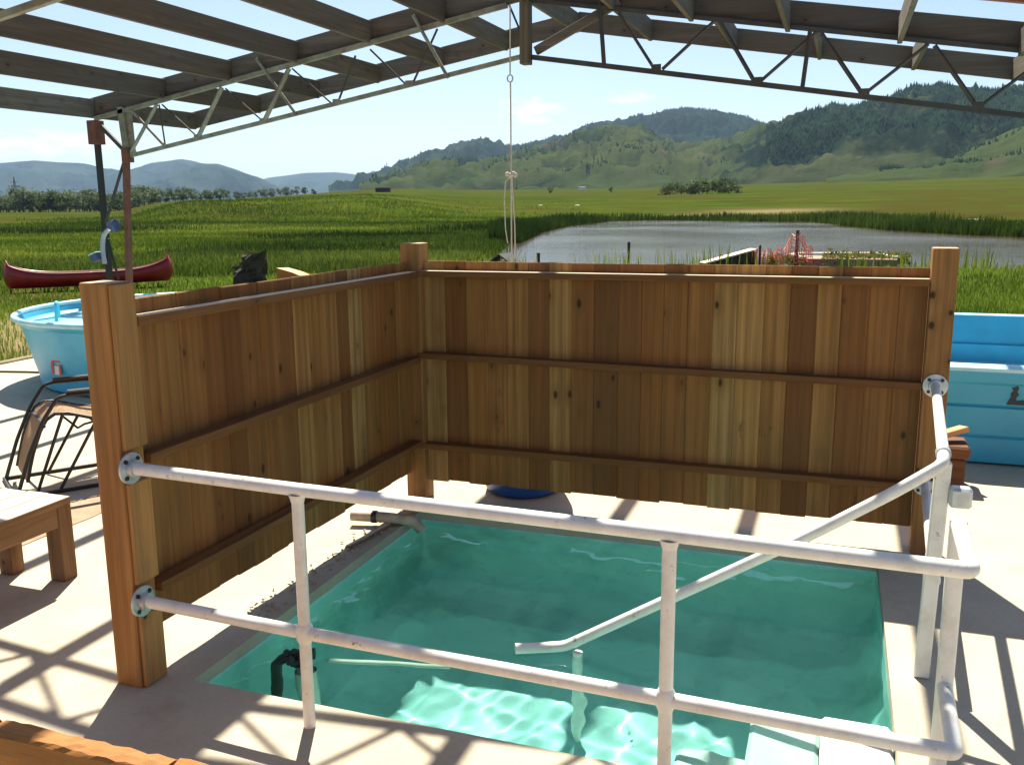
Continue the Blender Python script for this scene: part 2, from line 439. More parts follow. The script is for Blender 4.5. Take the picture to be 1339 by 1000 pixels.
def ground_mat():
    m = NT('meadow_ground'); p = m.pos()
    g = m.n('ShaderNodeNewGeometry')
    # far fields : long thin streaks of yellow green, green and rust coloured grass
    big = m.noise(m.mapping(p, (.008, .022, .0), (0, 0, 0), (0, 0, -.34)), 1.0, 8, .68, .6)
    far = m.ramp(big, [(.30, (.014, .030, .004)), (.40, (.028, .050, .005)), (.455, (.062, .076, .009)), (.49, (.040, .046, .008)), (.54, (.058, .038, .011)), (.58, (.040, .044, .008)), (.64, (.058, .036, .012)), (.70, (.020, .038, .005))])
    mid = m.noise(p, .05, 6, .65)
    far = m.mix(m.mapr(mid, .45, .7, 0, .6), far, (.04, .075, .013))
    near = m.ramp(m.noise(m.mapping(p, (.12, .12, .12)), 1.0, 7, .65), [(.30, (.035, .068, .009)), (.5, (.065, .10, .014)), (.62, (.10, .08, .03)), (.75, (.15, .10, .05))])
    sx = m.n('ShaderNodeVectorMath', operation='LENGTH'); v2 = m.n('ShaderNodeVectorMath', operation='SUBTRACT')
    m.l(p, v2.inputs[0]); v2.inputs[1].default_value = (CAM.x, CAM.y, 0); m.l(v2.outputs[0], sx.inputs[0])
    c = m.mix(m.mapr(sx.outputs['Value'], 30, 75), near, far)
    fine = m.noise(p, 3.0, 6, .7)
    c = m.mix(m.mapr(fine, .4, .7, 0, .45), c, (.03, .05, .01))
    sand = m.n('ShaderNodeAttribute', attribute_name='tint')
    c = m.mix(m.math('MULTIPLY', sand.outputs['Fac'], m.mapr(fine, .3, .6, .5, 1)), c, (.24, .18, .10))
    m.bump(m.math('ADD', fine, m.math('MULTIPLY', mid, 3)), .6, .12)
    return m.fin(c, 1.0, spec=0.0)
M_ground = ground_mat()
def blade_mat(name, a, b, c3, dry=(.30, .26, .10)):
    m = NT(name); at_ = m.n('ShaderNodeAttribute', attribute_name='tint')
    c = m.ramp(at_.outputs['Fac'], [(0, a), (.45, b), (.8, c3), (1, dry)])
    p = m.pos(); c = m.mix(m.mapr(m.noise(m.mapping(p, (.5, 1.3, 1)), .16, 5, .65), .45, .62, 0, .6), c, a)
    m.b.inputs['Subsurface Weight'].default_value = 0
    tr = m.n('ShaderNodeBsdfTranslucent'); m.l(c, tr.inputs['Color'])
    mxs = m.n('ShaderNodeMixShader'); mxs.inputs[0].default_value = .45
    m.fin(c, .6, spec=.2)
    m.l(m.b.outputs[0], mxs.inputs[1]); m.l(tr.outputs[0], mxs.inputs[2]); m.l(mxs.outputs[0], m.out.inputs['Surface'])
    return m.m
M_grass = blade_mat('meadow_blades', (.030, .056, .006), (.105, .155, .014), (.22, .26, .028), (.30, .25, .09))
M_reed = blade_mat('reed_blades', (.014, .028, .005), (.045, .075, .010), (.10, .14, .02), (.20, .17, .07))
M_leaf = blade_mat('tree_leaves', (.03, .05, .012), (.06, .09, .022), (.09, .125, .035), (.13, .15, .055))
M_leafd = blade_mat('willow_leaves', (.06, .085, .035), (.10, .13, .055), (.15, .18, .08), (.2, .22, .12))
M_trunk = plain('bark', (.07, .05, .035), .9)
M_conif = plain('conifer', (.014, .030, .015), 1.0, 0, .4, .02, spec=0.0)
M_weed = blade_mat('weed_leaves', (.05, .08, .015), (.09, .12, .02), (.16, .13, .03), (.30, .12, .04))

def hill_mat(name, lo, hi, scree, forest, fthr, fs=.012):
    m = NT(name); p = m.pos()
    a = m.noise(m.mapping(p, (1, 1, 1.6)), .0035, 8, .62)
    c = m.mix(m.mapr(a, .38, .62), lo, hi)
    b = m.noise(m.mapping(p, (1, 1, 1), (300, 100, 0)), .006, 8, .68)
    c = m.mix(m.mapr(b, .58, .68, 0, .8), c, scree)
    d = m.noise(m.mapping(p, (1, 1, .6), (900, 10, 0)), .0028, 6, .6)
    e = m.noise(p, .03, 6, .75)
    fmask = m.math('MULTIPLY', m.mapr(d, fthr, fthr+.05), m.mapr(e, .38, .5))
    c = m.mix(fmask, c, forest)
    m.bump(m.noise(p, .02, 6, .7), .8, 8.0)
    return m.fin(c, 1.0, spec=0.0)
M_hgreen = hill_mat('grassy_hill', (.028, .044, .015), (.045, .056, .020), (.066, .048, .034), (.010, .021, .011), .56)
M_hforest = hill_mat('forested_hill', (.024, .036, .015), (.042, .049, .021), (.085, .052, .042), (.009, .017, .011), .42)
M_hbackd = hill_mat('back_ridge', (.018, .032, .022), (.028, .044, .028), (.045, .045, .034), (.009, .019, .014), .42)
M_hfar = hill_mat('far_blue_hill', (.022, .040, .040), (.035, .052, .050), (.055, .06, .058), (.012, .025, .028), .5)  # bluish base colour stands in for part of the haze

# ------------------------------------------------------------------ terrain
cx, cy = CAM.x, CAM.y
POND = [at(u, v, 2, -.62) for u, v in ((630, 352), (668, 336), (684, 318), (712, 304), (745, 296), (800, 289.5), (870, 288.5), (960, 289), (1060, 290), (1105, 296), (1165, 302), (1250, 307), (1345, 311), (1420, 320), (1420, 352), (1340, 351), (1256, 349), (1150, 349), (1000, 349), (800, 352))]
PX = np.array([[q.x, q.y] for q in POND])
def pond_sd(X, Y):
    """signed distance to the pond outline, negative inside"""
    P = PX; n = len(P); d = np.full(X.shape, 1e9); inside = np.zeros(X.shape, bool)
    for i in range(n):
        a = P[i]; b = P[(i+1) % n]; e = b-a
        t = np.clip(((X-a[0])*e[0]+(Y-a[1])*e[1])/(e@e), 0, 1)
        d = np.minimum(d, np.hypot(X-a[0]-e[0]*t, Y-a[1]-e[1]*t))
        cnd = ((a[1] > Y) != (b[1] > Y)) & (X < (b[0]-a[0])*(Y-a[1])/((b[1]-a[1]) + 1e-12)+a[0])
        inside ^= cnd
    return np.where(inside, -d, d)
def sst(a, b, x):
    t = np.clip((x-a)/(b-a), 0, 1); return t*t*(3-2*t)
def uof(X, Y):
    ang = np.arctan2(X-cx, Y-cy)-YAW
    ang = (ang+np.pi) % (2*np.pi)-np.pi
    return 669.5+1225*np.tan(np.clip(ang, -1.35, 1.35))
def vn(X, Y, s, seed=0):
    """cheap smooth noise"""
    r = np.random.RandomState(seed); o = 0
    for k in range(7):
        a = r.uniform(0, 6.28); f = s*r.uniform(.6, 1.8); o = o+np.sin((X*np.cos(a)+Y*np.sin(a))*f+r.uniform(0, 6.28))
    return o/7
DX0, DX1, DY0, DY1 = -7.3, 9.0, -10.0, 5.9
def terrain(X, Y):
    R = np.hypot(X-cx, Y-cy); u = uof(X, Y)
    z = -.07-.5*sst(12, 34, R)
    z = z+.05*vn(X, Y, .5, 3)*sst(10, 25, R)+.12*vn(X, Y, .12, 4)*sst(20, 60, R)
    a = .006+.0135*sst(250, 560, u)+.008*sst(700, 1339, u)
    rise = a*np.clip(R-160, 0, 1000)+.25*a*np.clip(R-1160, 0, 9000)
    rise = rise*sst(140, 210, u)
    rise = rise+vn(X, Y, .015, 8)*.9*sst(150, 500, R)*sst(140, 260, u)
    emb = 3.0*sst(135, 205, R)*sst(150, 260, u)*(1-sst(470, 640, u))
    z = z+rise+emb+vn(X, Y, .06, 6)*.5*sst(130, 200, R)*sst(150, 260, u)
    sd = pond_sd(X, Y)
    bank = sst(-2.5, 2.0, sd)
    z = np.where(R < 260, (-1.5)*(1-bank)+z*bank, z)
    dd = np.maximum(np.maximum(DX0-X, X-DX1), np.maximum(DY0-Y, Y-DY1))
    z = np.where(dd < -.15, -1.7, z)
    return z
NA = 900
Rr = np.concatenate([np.linspace(.4, 20, 70), np.geomspace(20.4, 400, 190), np.geomspace(405, 16000, 90)])
th = np.linspace(-math.pi, math.pi, NA, endpoint=False)
# finer steps inside the view
th = YAW + np.sort(np.concatenate([np.linspace(-.62, .62, 620), np.linspace(.64, 2*math.pi-.64, 280)]))
NA = len(th)
A, RR = np.meshgrid(th, Rr)
X = cx+RR*np.sin(A); Y = cy+RR*np.cos(A); Z = terrain(X, Y)
V = np.stack([X, Y, Z], -1).reshape(-1, 3)
V = np.vstack([V, [[cx, cy, -1.7]]])
i = np.arange(len(Rr)-1)[:, None]*NA; j = np.arange(NA)[None, :]; j2 = (j+1) % NA
Q = np.stack([i+j, i+j2, i+NA+j2, i+NA+j], -1).reshape(-1, 4)
sdv = pond_sd(X, Y); Rv = RR; uv_ = uof(X, Y)
sandt = np.exp(-np.abs(sdv-.8)/1.2)*(.9)*(uv_ < 800)*(Rv < 200)
sandt = sandt+.7*np.exp(-((uv_-1010)/75)**2-((Rv-190)/16)**2)+.8*np.exp(-((uv_-860)/90)**2-((Rv-172)/8)**2)*.5+.9*np.exp(-((uv_-0)/60)**2-((Rv-17)/5)**2)
me = np_mesh('ground', V, Q, [M_ground], True, np.append(np.clip(sandt, 0, 1).ravel(), 0))
link('ground', me, kind='structure')
bm = bmesh.new()
pc = PX.mean(0)
vs = [bm.verts.new((pc[0]+(q[0]-pc[0])*1.12, pc[1]+(q[1]-pc[1])*1.05+0, -.62)) for q in PX]
bm.faces.new(vs); bmesh.ops.triangulate(bm, faces=bm.faces); bmesh.ops.recalc_face_normals(bm, faces=bm.faces)
obj('pond_water', bm, M_pond, kind='structure')

# ------------------------------------------------------------------ hills
def zpix(u, v, R):
    d = FWD + RT*((u-669.5)/F) + DN*((v-500)/F)
    h = math.hypot(d.x, d.y); return CAM.z + R*d.z/h, math.atan2(d.x, d.y)
def hill(ridge, R0, R1, mat, amp, seed, base=0.0, steep=.9, back=.35, nu=360, nv=60, rough=1.0):
    us = [r[0] for r in ridge]; vs_ = [r[1] for r in ridge]
    U = np.linspace(us[0], us[-1], nu); Vv = np.interp(U, us, vs_)
    for k in range(2): Vv[1:-1] = (Vv[:-2]+2*Vv[1:-1]+Vv[2:])/4
    verts = np.zeros((nv, nu, 3)); off = Vector((seed*13.7, seed*5.1, 0))
    for a, (u, v) in enumerate(zip(U, Vv)):
        zr, th_ = zpix(u, v, R1)
        n1 = noise.fractal(Vector((a*.05, seed, 0)), 1, 2, 5)
        for b in range(nv):
            s = b/(nv-1)*(1+back)
            R = R0+(R1-R0)*s
            x = cx+R*math.sin(th_); y = cy+R*math.cos(th_)
            if s <= 1:
                pf = s**steep; env = math.sin(math.pi*min(1, s))**.7
            else:
                pf = 1-(s-1)*1.3; env = 0
            q = Vector((x, y, 0))/(R1*.16)+off
            ri = 1-abs(noise.fractal(q, .9, 2.1, 6))*2.2
            fi = noise.fractal(q*5, 1, 2, 3)*.12
            z = base+(zr-base)*pf+amp*(ri-.55)*env*max(.15, (zr-base)/max(1, abs(zr)+1))+amp*fi*env
            verts[b, a] = (x, y, z-(12 if b == 0 else 0))
    i = np.arange(nv-1)[:, None]*nu; j = np.arange(nu-1)[None, :]
    Q = np.stack([i+j, i+j+1, i+nu+j+1, i+nu+j], -1).reshape(-1, 4)
    me = np_mesh('hill', verts.reshape(-1, 3), Q, [mat], True)
    link('hill', me, kind='structure')
    return verts
H = {}
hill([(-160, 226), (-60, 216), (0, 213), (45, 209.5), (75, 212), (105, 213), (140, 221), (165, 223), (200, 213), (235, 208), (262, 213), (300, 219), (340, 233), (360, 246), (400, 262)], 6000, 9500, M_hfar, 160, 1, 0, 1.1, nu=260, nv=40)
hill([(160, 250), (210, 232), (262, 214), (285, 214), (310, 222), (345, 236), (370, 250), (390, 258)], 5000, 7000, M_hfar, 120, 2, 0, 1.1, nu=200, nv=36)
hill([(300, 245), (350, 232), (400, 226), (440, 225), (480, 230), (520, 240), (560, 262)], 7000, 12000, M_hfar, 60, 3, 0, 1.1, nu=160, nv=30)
H['C'] = hill([(430, 256), (462, 244), (520, 222), (570, 197), (610, 187), (636, 184), (655, 187), (672, 194), (700, 187), (745, 178), (770, 165), (800, 158), (840, 150), (880, 145), (905, 143), (935, 146), (965, 152), (1000, 163), (1040, 180), (1100, 205), (1150, 240)], 2700, 4800, M_hbackd, 150, 4, 8, .9)
H['D'] = hill([(470, 252), (520, 236), (560, 219), (585, 214), (620, 216), (650, 214), (690, 199), (720, 194), (760, 176), (790, 168), (815, 165), (840, 168), (862, 180), (880, 192), (905, 196), (940, 188), (975, 172), (1008, 164), (1030, 170), (1060, 188), (1100, 205), (1150, 226), (1180, 240)], 1500, 2700, M_hgreen, 95, 5, 10, .85)
H['E'] = hill([(940, 240), (980, 205), (1008, 172), (1030, 158), (1060, 148), (1080, 139), (1091, 136), (1102, 141), (1120, 142), (1140, 138), (1165, 129), (1195, 117), (1222, 110), (1238, 108), (1262, 112), (1292, 115), (1339, 117), (1400, 112), (1500, 120), (1650, 150)], 1300, 2300, M_hforest, 85, 6, 14, .85)
H['G'] = hill([(1080, 238), (1120, 230), (1160, 222), (1210, 213), (1260, 196), (1300, 180), (1339, 163), (1400, 140), (1500, 120), (1620, 120)], 1000, 1500, M_hgreen, 30, 7, 20, .9, nu=220, nv=40)

def conifers(verts, n, mask, hgt, seed, umin=-1e9, umax=1e9, smin=.1, smax=1.0):
    r = np.random.RandomState(seed); nv, nu, _ = verts.shape; out = []; tries = 0
    B = int((nv-1)/1.35)
    while len(out) < n and tries < n*40:
        tries += 1
        a = r.randint(1, nu-1); b = r.uniform(smin, smax)*B; b0 = int(b); b0 = min(b0, nv-2)
        p = verts[b0, a]*(1-(b-b0))+verts[b0+1, a]*(b-b0)
        q = p+(verts[b0, a+1]-verts[b0, a])*r.uniform(0, 1)
        uu = float(uof(q[0], q[1]))
        if uu < umin or uu > umax: continue
        k = noise.fractal(Vector((q[0], q[1], seed*100))/170, .8, 2, 4)+mask+(.0 if b/B < .85 else .12)
        if k < r.uniform(-.12, .12): continue
        out.append((q, hgt*r.uniform(.5, 1.25)))
    return out
def cone_mesh(items, name):
    Vs = []; Fs = []
    for (q, h) in items:
        k0 = len(Vs); w = h*.24; a0 = rnd.random()*6
        for k in range(5):
            an = a0+k*1.2566; Vs.append((q[0]+w*math.cos(an), q[1]+w*math.sin(an), q[2]-1))
        Vs.append((q[0], q[1], q[2]+h))
        for k in range(5): Fs.append((k0+k, k0+(k+1) % 5, k0+5))
    me = np_mesh(name, np.array(Vs), np.array(Fs), [M_conif]); return me
it = conifers(H['E'], 15000, .12, 7.5, 11, 1000, 1420, .25, 1.0)
it += conifers(H['E'], 6000, .55, 8, 17, 1070, 1400, .62, 1.0)
it += conifers(H['G'], 900, -.25, 6, 15, 1150, 1420, .2, 1)
link('forest_trees', cone_mesh(it, 'forest_trees'), kind='stuff', label='dark conifers covering the big hill at the right', category='forest')
it = conifers(H['D'], 3500, -.2, 6, 12, 470, 1150, .12, 1.0)
it += conifers(H['D'], 2200, .2, 6.5, 18, 500, 760, .4, .98)
link('forest_trees', cone_mesh(it, 'forest_trees'), kind='stuff', label='scattered dark conifers on the green middle hills', category='forest')
it = conifers(H['C'], 9000, .2, 10, 13, 470, 1080, .5, 1.0)
link('forest_trees', cone_mesh(it, 'forest_trees'), kind='stuff', label='dense conifers along the bluish ridge behind the green hills', category='forest')

# ------------------------------------------------------------------ grass, reeds
def blades(n, rmin, rmax, umin, umax, h0, h1, w, mat, name, accept=None, seed=1, tint=(0, 1), per=1, label='', cat='grass', lean=.35, power=.5):
    r = np.random.RandomState(seed)
    t = r.uniform(0, 1, n)
    R = (rmin**power+(rmax**power-rmin**power)*t)**(1/power)
    u = r.uniform(umin, umax, n); ang = YAW+np.arctan((u-669.5)/1225)
    X = cx+R*np.sin(ang); Y = cy+R*np.cos(ang)
    X = X+r.normal(0, .05, n); Y = Y+r.normal(0, .05, n)
    if accept is not None:
        k = accept(X, Y, R, u, r); X, Y, R = X[k], Y[k], R[k]
    dd = np.maximum(np.maximum(DX0-X, X-DX1), np.maximum(DY0-Y, Y-DY1)); k = dd > .05
    X, Y, R = X[k], Y[k], R[k]
    Zb = terrain(X, Y); n = len(X)
    h = r.uniform(h0, h1, n)*(1+.45*vn(X, Y, .6, 21)+.45*vn(X, Y, .15, 22)); ww = w*np.clip(R/18, .6, 12)*r.uniform(.6, 1.3, n)
    a = r.uniform(0, 6.28, n); la = r.uniform(0, 6.28, n); ll = h*lean*r.uniform(.2, 1, n)
    dx, dy = np.cos(a)*ww, np.sin(a)*ww; lx, ly = np.cos(la)*ll, np.sin(la)*ll
    p0 = np.stack([X-dx, Y-dy, Zb-.03], 1); p1 = np.stack([X+dx, Y+dy, Zb-.03], 1)
    p2 = np.stack([X+dx*.7+lx*.35, Y+dy*.7+ly*.35, Zb+h*.6], 1); p3 = np.stack([X-dx*.7+lx*.35, Y-dy*.7+ly*.35, Zb+h*.6], 1)
    p4 = np.stack([X+lx, Y+ly, Zb+h], 1)
    V = np.stack([p0, p1, p2, p3, p4], 1).reshape(-1, 3); b = np.arange(n)[:, None]*5
    Fq = np.concatenate([b+np.array([[0, 1, 2]]), b+np.array([[0, 2, 3]]), b+np.array([[3, 2, 4]])], 0)
    tn = np.clip(r.uniform(tint[0], tint[1], n)*.7+.05+.55*vn(X*.5, Y*1.3, .10, 33)+.30*vn(X, Y, .35, 34), 0, .86+.14*(r.uniform(0, 1, n) < .03))
    me = np_mesh(name, V, Fq, [mat], False, np.repeat(tn, 5))
    return link(name, me, kind='stuff', label=label, category=cat)
def dark_band(X, Y, R, u, r):
    w_ = vn(X, Y, .05, 71)*6+vn(X, Y, .3, 72)*2
    g = lambda r0, dr, u0, du: np.exp(-((R-r0-w_)/dr)**2-((u-u0)/du)**2)
    b = np.maximum(np.maximum(g(74, 5, 460, 120), g(104, 7, 90, 140)), np.maximum(g(50, 2.6, 350, 150), g(88, 5, 650, 90)))
    return (b > r.uniform(.15, .9, len(R))) & (pond_sd(X, Y) > 1)
blades(80000, 42, 118, -60, 760, .28, .62, .010, M_reed, 'reeds', dark_band, 8, (-.3, .25), label='dark reed bands crossing the marsh left of the pond', cat='reeds', lean=.2, power=-.4)
notw = lambda X, Y, R, u, r: (pond_sd(X, Y) > .3) & (r.uniform(0, 1, len(R)) > .8*np.exp(-(u/70)**2-((R-17)/5)**2))
blades(130000, 9, 60, -60, 1400, .06, .18, .009, M_grass, 'meadow_grass', notw, 1, (.2, .9), label='short sunlit grass around the deck and the pond shore', power=-.4)
def marsh(X, Y, R, u, r):
    sd = pond_sd(X, Y)
    return (sd > .8) & (u < 735) & (vn(X, Y, .09, 44)+.25*vn(X, Y, .3, 45) > .10)
blades(80000, 34, 135, -60, 760, .15, .42, .010, M_reed, 'marsh_grass', marsh, 2, (.2, 1.0), label='tall dark green marsh grass left of the pond', power=-.4)
blades(110000, 36, 160, -60, 760, .10, .28, .010, M_grass, 'meadow_grass', lambda X, Y, R, u, r: (pond_sd(X, Y) > .8) & (u < 760), 6, (.1, .8), label='bright green grass between the marsh bands', power=-.4)
def far_shore(X, Y, R, u, r):
    sd = pond_sd(X, Y); return (sd > .1) & (sd < 7+5*vn(X, Y, .08, 50)) & (R > 60) & (vn(X, Y, .22, 51) > -.42)
blades(130000, 60, 175, 640, 1420, .45, 1.25, .012, M_reed, 'reeds', far_shore, 3, (0, .5), label='dark reed belt along the far shore of the pond', cat='reeds', lean=.15, power=-.5)
def near_shore(X, Y, R, u, r):
    sd = pond_sd(X, Y); return (sd > -.9) & (sd < 1.5) & (R < 60) & (vn(X, Y, 1.1, 52) > -.1)
blades(9000, 32, 50, 640, 1420, .25, .8, .012, M_grass, 'reeds', near_shore, 4, (.1, .7), label='thin upright reeds at the near edge of the pond', cat='reeds', lean=.2, power=-.3)
blades(40000, 130, 330, 20, 760, .2, .55, .010, M_grass, 'meadow_grass', lambda X, Y, R, u, r: (pond_sd(X, Y) > 9) & (vn(X, Y, .05, 60) > -.3+r.uniform(0, 1, len(R))*np.clip((R-170)/130, 0, 1)*1.4+2*np.clip((u-560)/200, 0, 1)*r.uniform(0, 1, len(R))+2*np.clip((120-u)/100, 0, 1)*r.uniform(0, 1, len(R))), 5, (0, .7), label='rough green grass on the embankment at the left', power=-.4)

# ------------------------------------------------------------------ far trees
def crown_mesh(n, rx, rz, mat, seed, trunk=True, leaf=.5, bottom=0.0):
    r = np.random.RandomState(seed); Vs = []; Fs = []; tn = []
    cl = [(r.normal(0, .45), r.normal(0, .45), r.uniform(.15, 1.0), r.uniform(.35, .6)) for _ in range(9)]
    for k in range(n):
        c = cl[r.randint(9)]; d = r.normal(0, 1, 3); d /= np.linalg.norm(d)+1e-6; rr = c[3]*r.uniform(.55, 1.0)
        p = np.array([(c[0]+d[0]*rr)*rx, (c[1]+d[1]*rr)*rx, bottom+(c[2]*.75+.12+d[2]*rr*.35)*rz])
        if p[2] < bottom: p[2] = bottom+abs(p[2]-bottom)*.3
        a = r.normal(0, 1, 3)*leaf; b = r.normal(0, 1, 3)*leaf; k0 = len(Vs)
        Vs += [p, p+a, p+b]; Fs.append((k0, k0+1, k0+2)); t = np.clip(r.uniform(0, 1)*.6+.3*d[2]+.1, 0, 1); tn += [t]*3
    nt_ = len(Fs)
    if trunk:
        for k in range(5):
            a = k*1.2566; a2 = (k+1)*1.2566; k0 = len(Vs); w = rx*.09
            Vs += [(w*math.cos(a), w*math.sin(a), -.5), (w*math.cos(a2), w*math.sin(a2), -.5), (0, 0, bottom+rz*.8)]; Fs.append((k0, k0+1, k0+2)); tn += [0]*3
    me = np_mesh('tree_crown', np.array(Vs), np.array(Fs), [mat, M_trunk], False, tn)
    mi = np.zeros(len(Fs), dtype=np.int32); mi[nt_:] = 1; me.polygons.foreach_set('material_index', mi)
    return me
tv = [crown_mesh(420, 3.6, 8.5, M_leafd, 70+k, True, .55) for k in range(3)]+[crown_mesh(420, 3.2, 7.5, M_leaf, 80+k, True, .55) for k in range(3)]
k = 0
for u in np.arange(-40, 410, 6.0):
    for row in range(2):
        if u > 200 and row == 1: continue
        uu = u+rnd.uniform(-3, 3)+row*3; R = 560+row*45+rnd.uniform(-15, 15)+(u > 180)*(u-180)*2.6
        ang = YAW+math.atan((uu-669.5)/1225); x = cx+R*math.sin(ang); y = cy+R*math.cos(ang)
        o = bpy.data.objects.new('tree', tv[rnd.randrange(6)]); COL.objects.link(o)
        zg = float(terrain(np.array([x]), np.array([y]))[0])
        o.location = (x, y, zg-.5); s = rnd.uniform(.75, 1.25)*(1.05 if u < 200 else .85); o.scale = (s*1.15, s*1.15, s*1.25); o.rotation_euler.z = rnd.uniform(0, 6)
        o['label'] = 'broadleaf tree in the long green treeline below the far left hills'; o['category'] = 'tree'; o['group'] = 'trees of the far left treeline'
bv = [crown_mesh(260, 3.2, 4.2, M_leaf, 90+k, False, .45) for k in range(3)]
for u, v, s in ((872, 235, 1.0), (884, 235, 1.3), (897, 235, 1.15), (908, 236, 1.4), (919, 236, 1.5), (931, 236, 1.3), (943, 236, 1.6), (955, 236, 1.35), (963, 237, .9)):
    R = 430; zt, ang = zpix(u, v, R); x = cx+R*math.sin(ang); y = cy+R*math.cos(ang)
    o = bpy.data.objects.new('bush', bv[rnd.randrange(3)]); COL.objects.link(o)
    zg = float(terrain(np.array([x]), np.array([y]))[0]); o.location = (x, y, zg-.4); o.scale = (s*.9, s*.9, s*1.15); o.rotation_euler.z = rnd.uniform(0, 6)
    bi_ = [872, 884, 897, 908, 919, 931, 943, 955, 963].index(u)
    o['label'] = ['leftmost', 'second from left', 'third from left', 'fourth from left', 'middle', 'fourth from right', 'third from right', 'second from right', 'rightmost'][bi_]+' dark green bush in the clump on the far field'; o['category'] = 'bush'; o['group'] = 'bushes of the clump on the far field'
for n_, (u, s, lab) in enumerate(((412, .55, 'small lone dark tree on the skyline just left of the middle hills'), (722, .5, 'low round tree at the hill foot, right of the hanging rope'), (800, .5, 'low round tree at the hill foot left of the bush clump'))):
    R = 620; ang = YAW+math.atan((u-669.5)/1225); x = cx+R*math.sin(ang); y = cy+R*math.cos(ang)
    o = link('tree', tv[3+n_], label=lab, category='tree')
    o.location = (x, y, float(terrain(np.array([x]), np.array([y]))[0])-.3); o.scale = (s, s, s)
# low dark shed, white house dot, pylon
def ground_at(u, R):
    ang = YAW+math.atan((u-669.5)/1225); x = cx+R*math.sin(ang); y = cy+R*math.cos(ang)
    return Vector((x, y, float(terrain(np.array([x]), np.array([y]))[0])))
g = ground_at(504, 480); b_ = thing('shed', 'tiny dark shed with a pale gable on the far field', 'shed', g)
bm = bmesh.new(); box(bm, g+Vector((-3.5, -2, -.5)), g+Vector((3, 2, 1.8))); obj('wall', bm, M_cow, b_)
bm = bmesh.new(); box(bm, g+Vector((-4, -2.4, 1.8)), g+Vector((3.2, 2.4, 2.4)), .5); obj('roof', bm, M_cow, b_)
g = ground_at(763, 900); b_ = thing('house', 'tiny white house at the foot of the middle hill', 'house', g)
bm = bmesh.new(); box(bm, g+Vector((-3, -2, -.5)), g+Vector((3, 2, 2.2))); obj('wall', bm, M_whiteroof, b_)
bm = bmesh.new(); box(bm, g+Vector((-3.4, -2.4, 2.2)), g+Vector((3.4, 2.4, 3.0)), .6); obj('roof', bm, M_whiteroof, b_)
g = ground_at(24, 1250); b_ = thing('power_pylon', 'thin lattice power pylon above the far left treeline', 'pylon', g)
bm = bmesh.new()
for sx in (-1, 1):
    for sy in (-1, 1): tube(bm, [g+Vector((sx*3.2, sy*3.2, 0)), g+Vector((sx*1.0, sy*1.0, 26)), g+Vector((0, 0, 38))], .35, 5)
for q in range(6):
    z0 = q*4.5; w0 = 3.2-2.2*z0/26; w1 = 3.2-2.2*min(26, z0+4.5)/26
    tube(bm, [g+Vector((-w0, -w0, z0)), g+Vector((w1, w1, z0+4.5))], .22, 4); tube(bm, [g+Vector((w0, -w0, z0)), g+Vector((-w1, w1, z0+4.5))], .22, 4)
obj('mast', bm, M_steeld, b_)
bm = bmesh.new()
for zz in (27, 32): tube(bm, [g+Vector((-6, 0, zz)), g+Vector((6, 0, zz))], .3, 4)
obj('cross_arm', bm, M_steeld, b_)

# ------------------------------------------------------------------ deck and pool
PX0, PX1, PY0, PY1 = .10, 2.785, -2.43, -.21
bm = bmesh.new(); TH = .055
for lo, hi in (((DX0, DY0, -TH), (DX1, PY0, 0)), ((DX0, PY1, -TH), (DX1, DY1, 0)), ((DX0, PY0, -TH), (PX0, PY1, 0)), ((PX1, PY0, -TH), (DX1, PY1, 0))): box(bm, lo, hi)
bmesh.ops.remove_doubles(bm, verts=bm.verts, dist=1e-5)
obj('deck', bm, M_deck, kind='structure')
bm = bmesh.new(); box(bm, (DX0+.05, DY0+.05, -.35), (PX0-.12, DY1-.05, -TH-.002)); box(bm, (PX1+.12, DY0+.05, -.35), (DX1-.05, DY1-.05, -TH-.002)); obj('deck_base', bm, M_gravel, kind='structure')
DEP = -.86
bm = bmesh.new(); w = .1
box(bm, (PX0-w, PY0-w, DEP-.1), (PX1+w, PY1+w, DEP))
box(bm, (PX0-w, PY0-w, DEP), (PX0, PY1+w, -TH)); box(bm, (PX1, PY0-w, DEP), (PX1+w, PY1+w, -TH))
box(bm, (PX0, PY0-w, DEP), (PX1, PY0, -TH)); box(bm, (PX0, PY1, DEP), (PX1, PY1+w, -TH))
e = .004
def ring(i, z, r): 
    out = []; x0, y0, x1, y1 = PX0+i, PY0+i, PX1-i, PY1-i
    for cx_, cy_, a0 in ((x1-r, y0+r, -90), (x1-r, y1-r, 0), (x0+r, y1-r, 90), (x0+r, y0+r, 180)):
        for k in range(9):
            a = math.radians(a0+90*k/8); out.append(Vector((cx_+r*math.cos(a), cy_+r*math.sin(a), z)))
    return out
Rg = [[bm.verts.new(q) for q in ring(*t)] for t in ((.002, -TH-.002, .02), (.003, DEP+.36, .03), (.02, DEP+.24, .05), (.06, DEP+.14, .09), (.13, DEP+.06, .13), (.24, DEP+.015, .2), (.36, DEP+.004, .24))]
for A_, B_ in zip(Rg[:-1], Rg[1:]):
    for k in range(36): bm.faces.new((A_[(k+1) % 36], A_[k], B_[k], B_[(k+1) % 36]))
bm.faces.new(Rg[-1])
basin = obj('pool_basin', bm, M_pool, smooth=True, ang=50, kind='structure')
# steps
st = thing('pool_steps', 'white painted concrete steps in the front right corner of the pool', 'steps', (2.5, -2.1, DEP))
stp = []
for x0, x1, zt, y1 in ((2.53, PX1-.004, -.045, -1.80), (2.27, 2.528, -.15, -1.82), (2.0, 2.268, -.45, -1.84)):
    bm = bmesh.new(); box(bm, (x0, PY0+.002, DEP+.002), (x1, y1, zt), .015); stp.append(obj('step', bm, M_step, st))
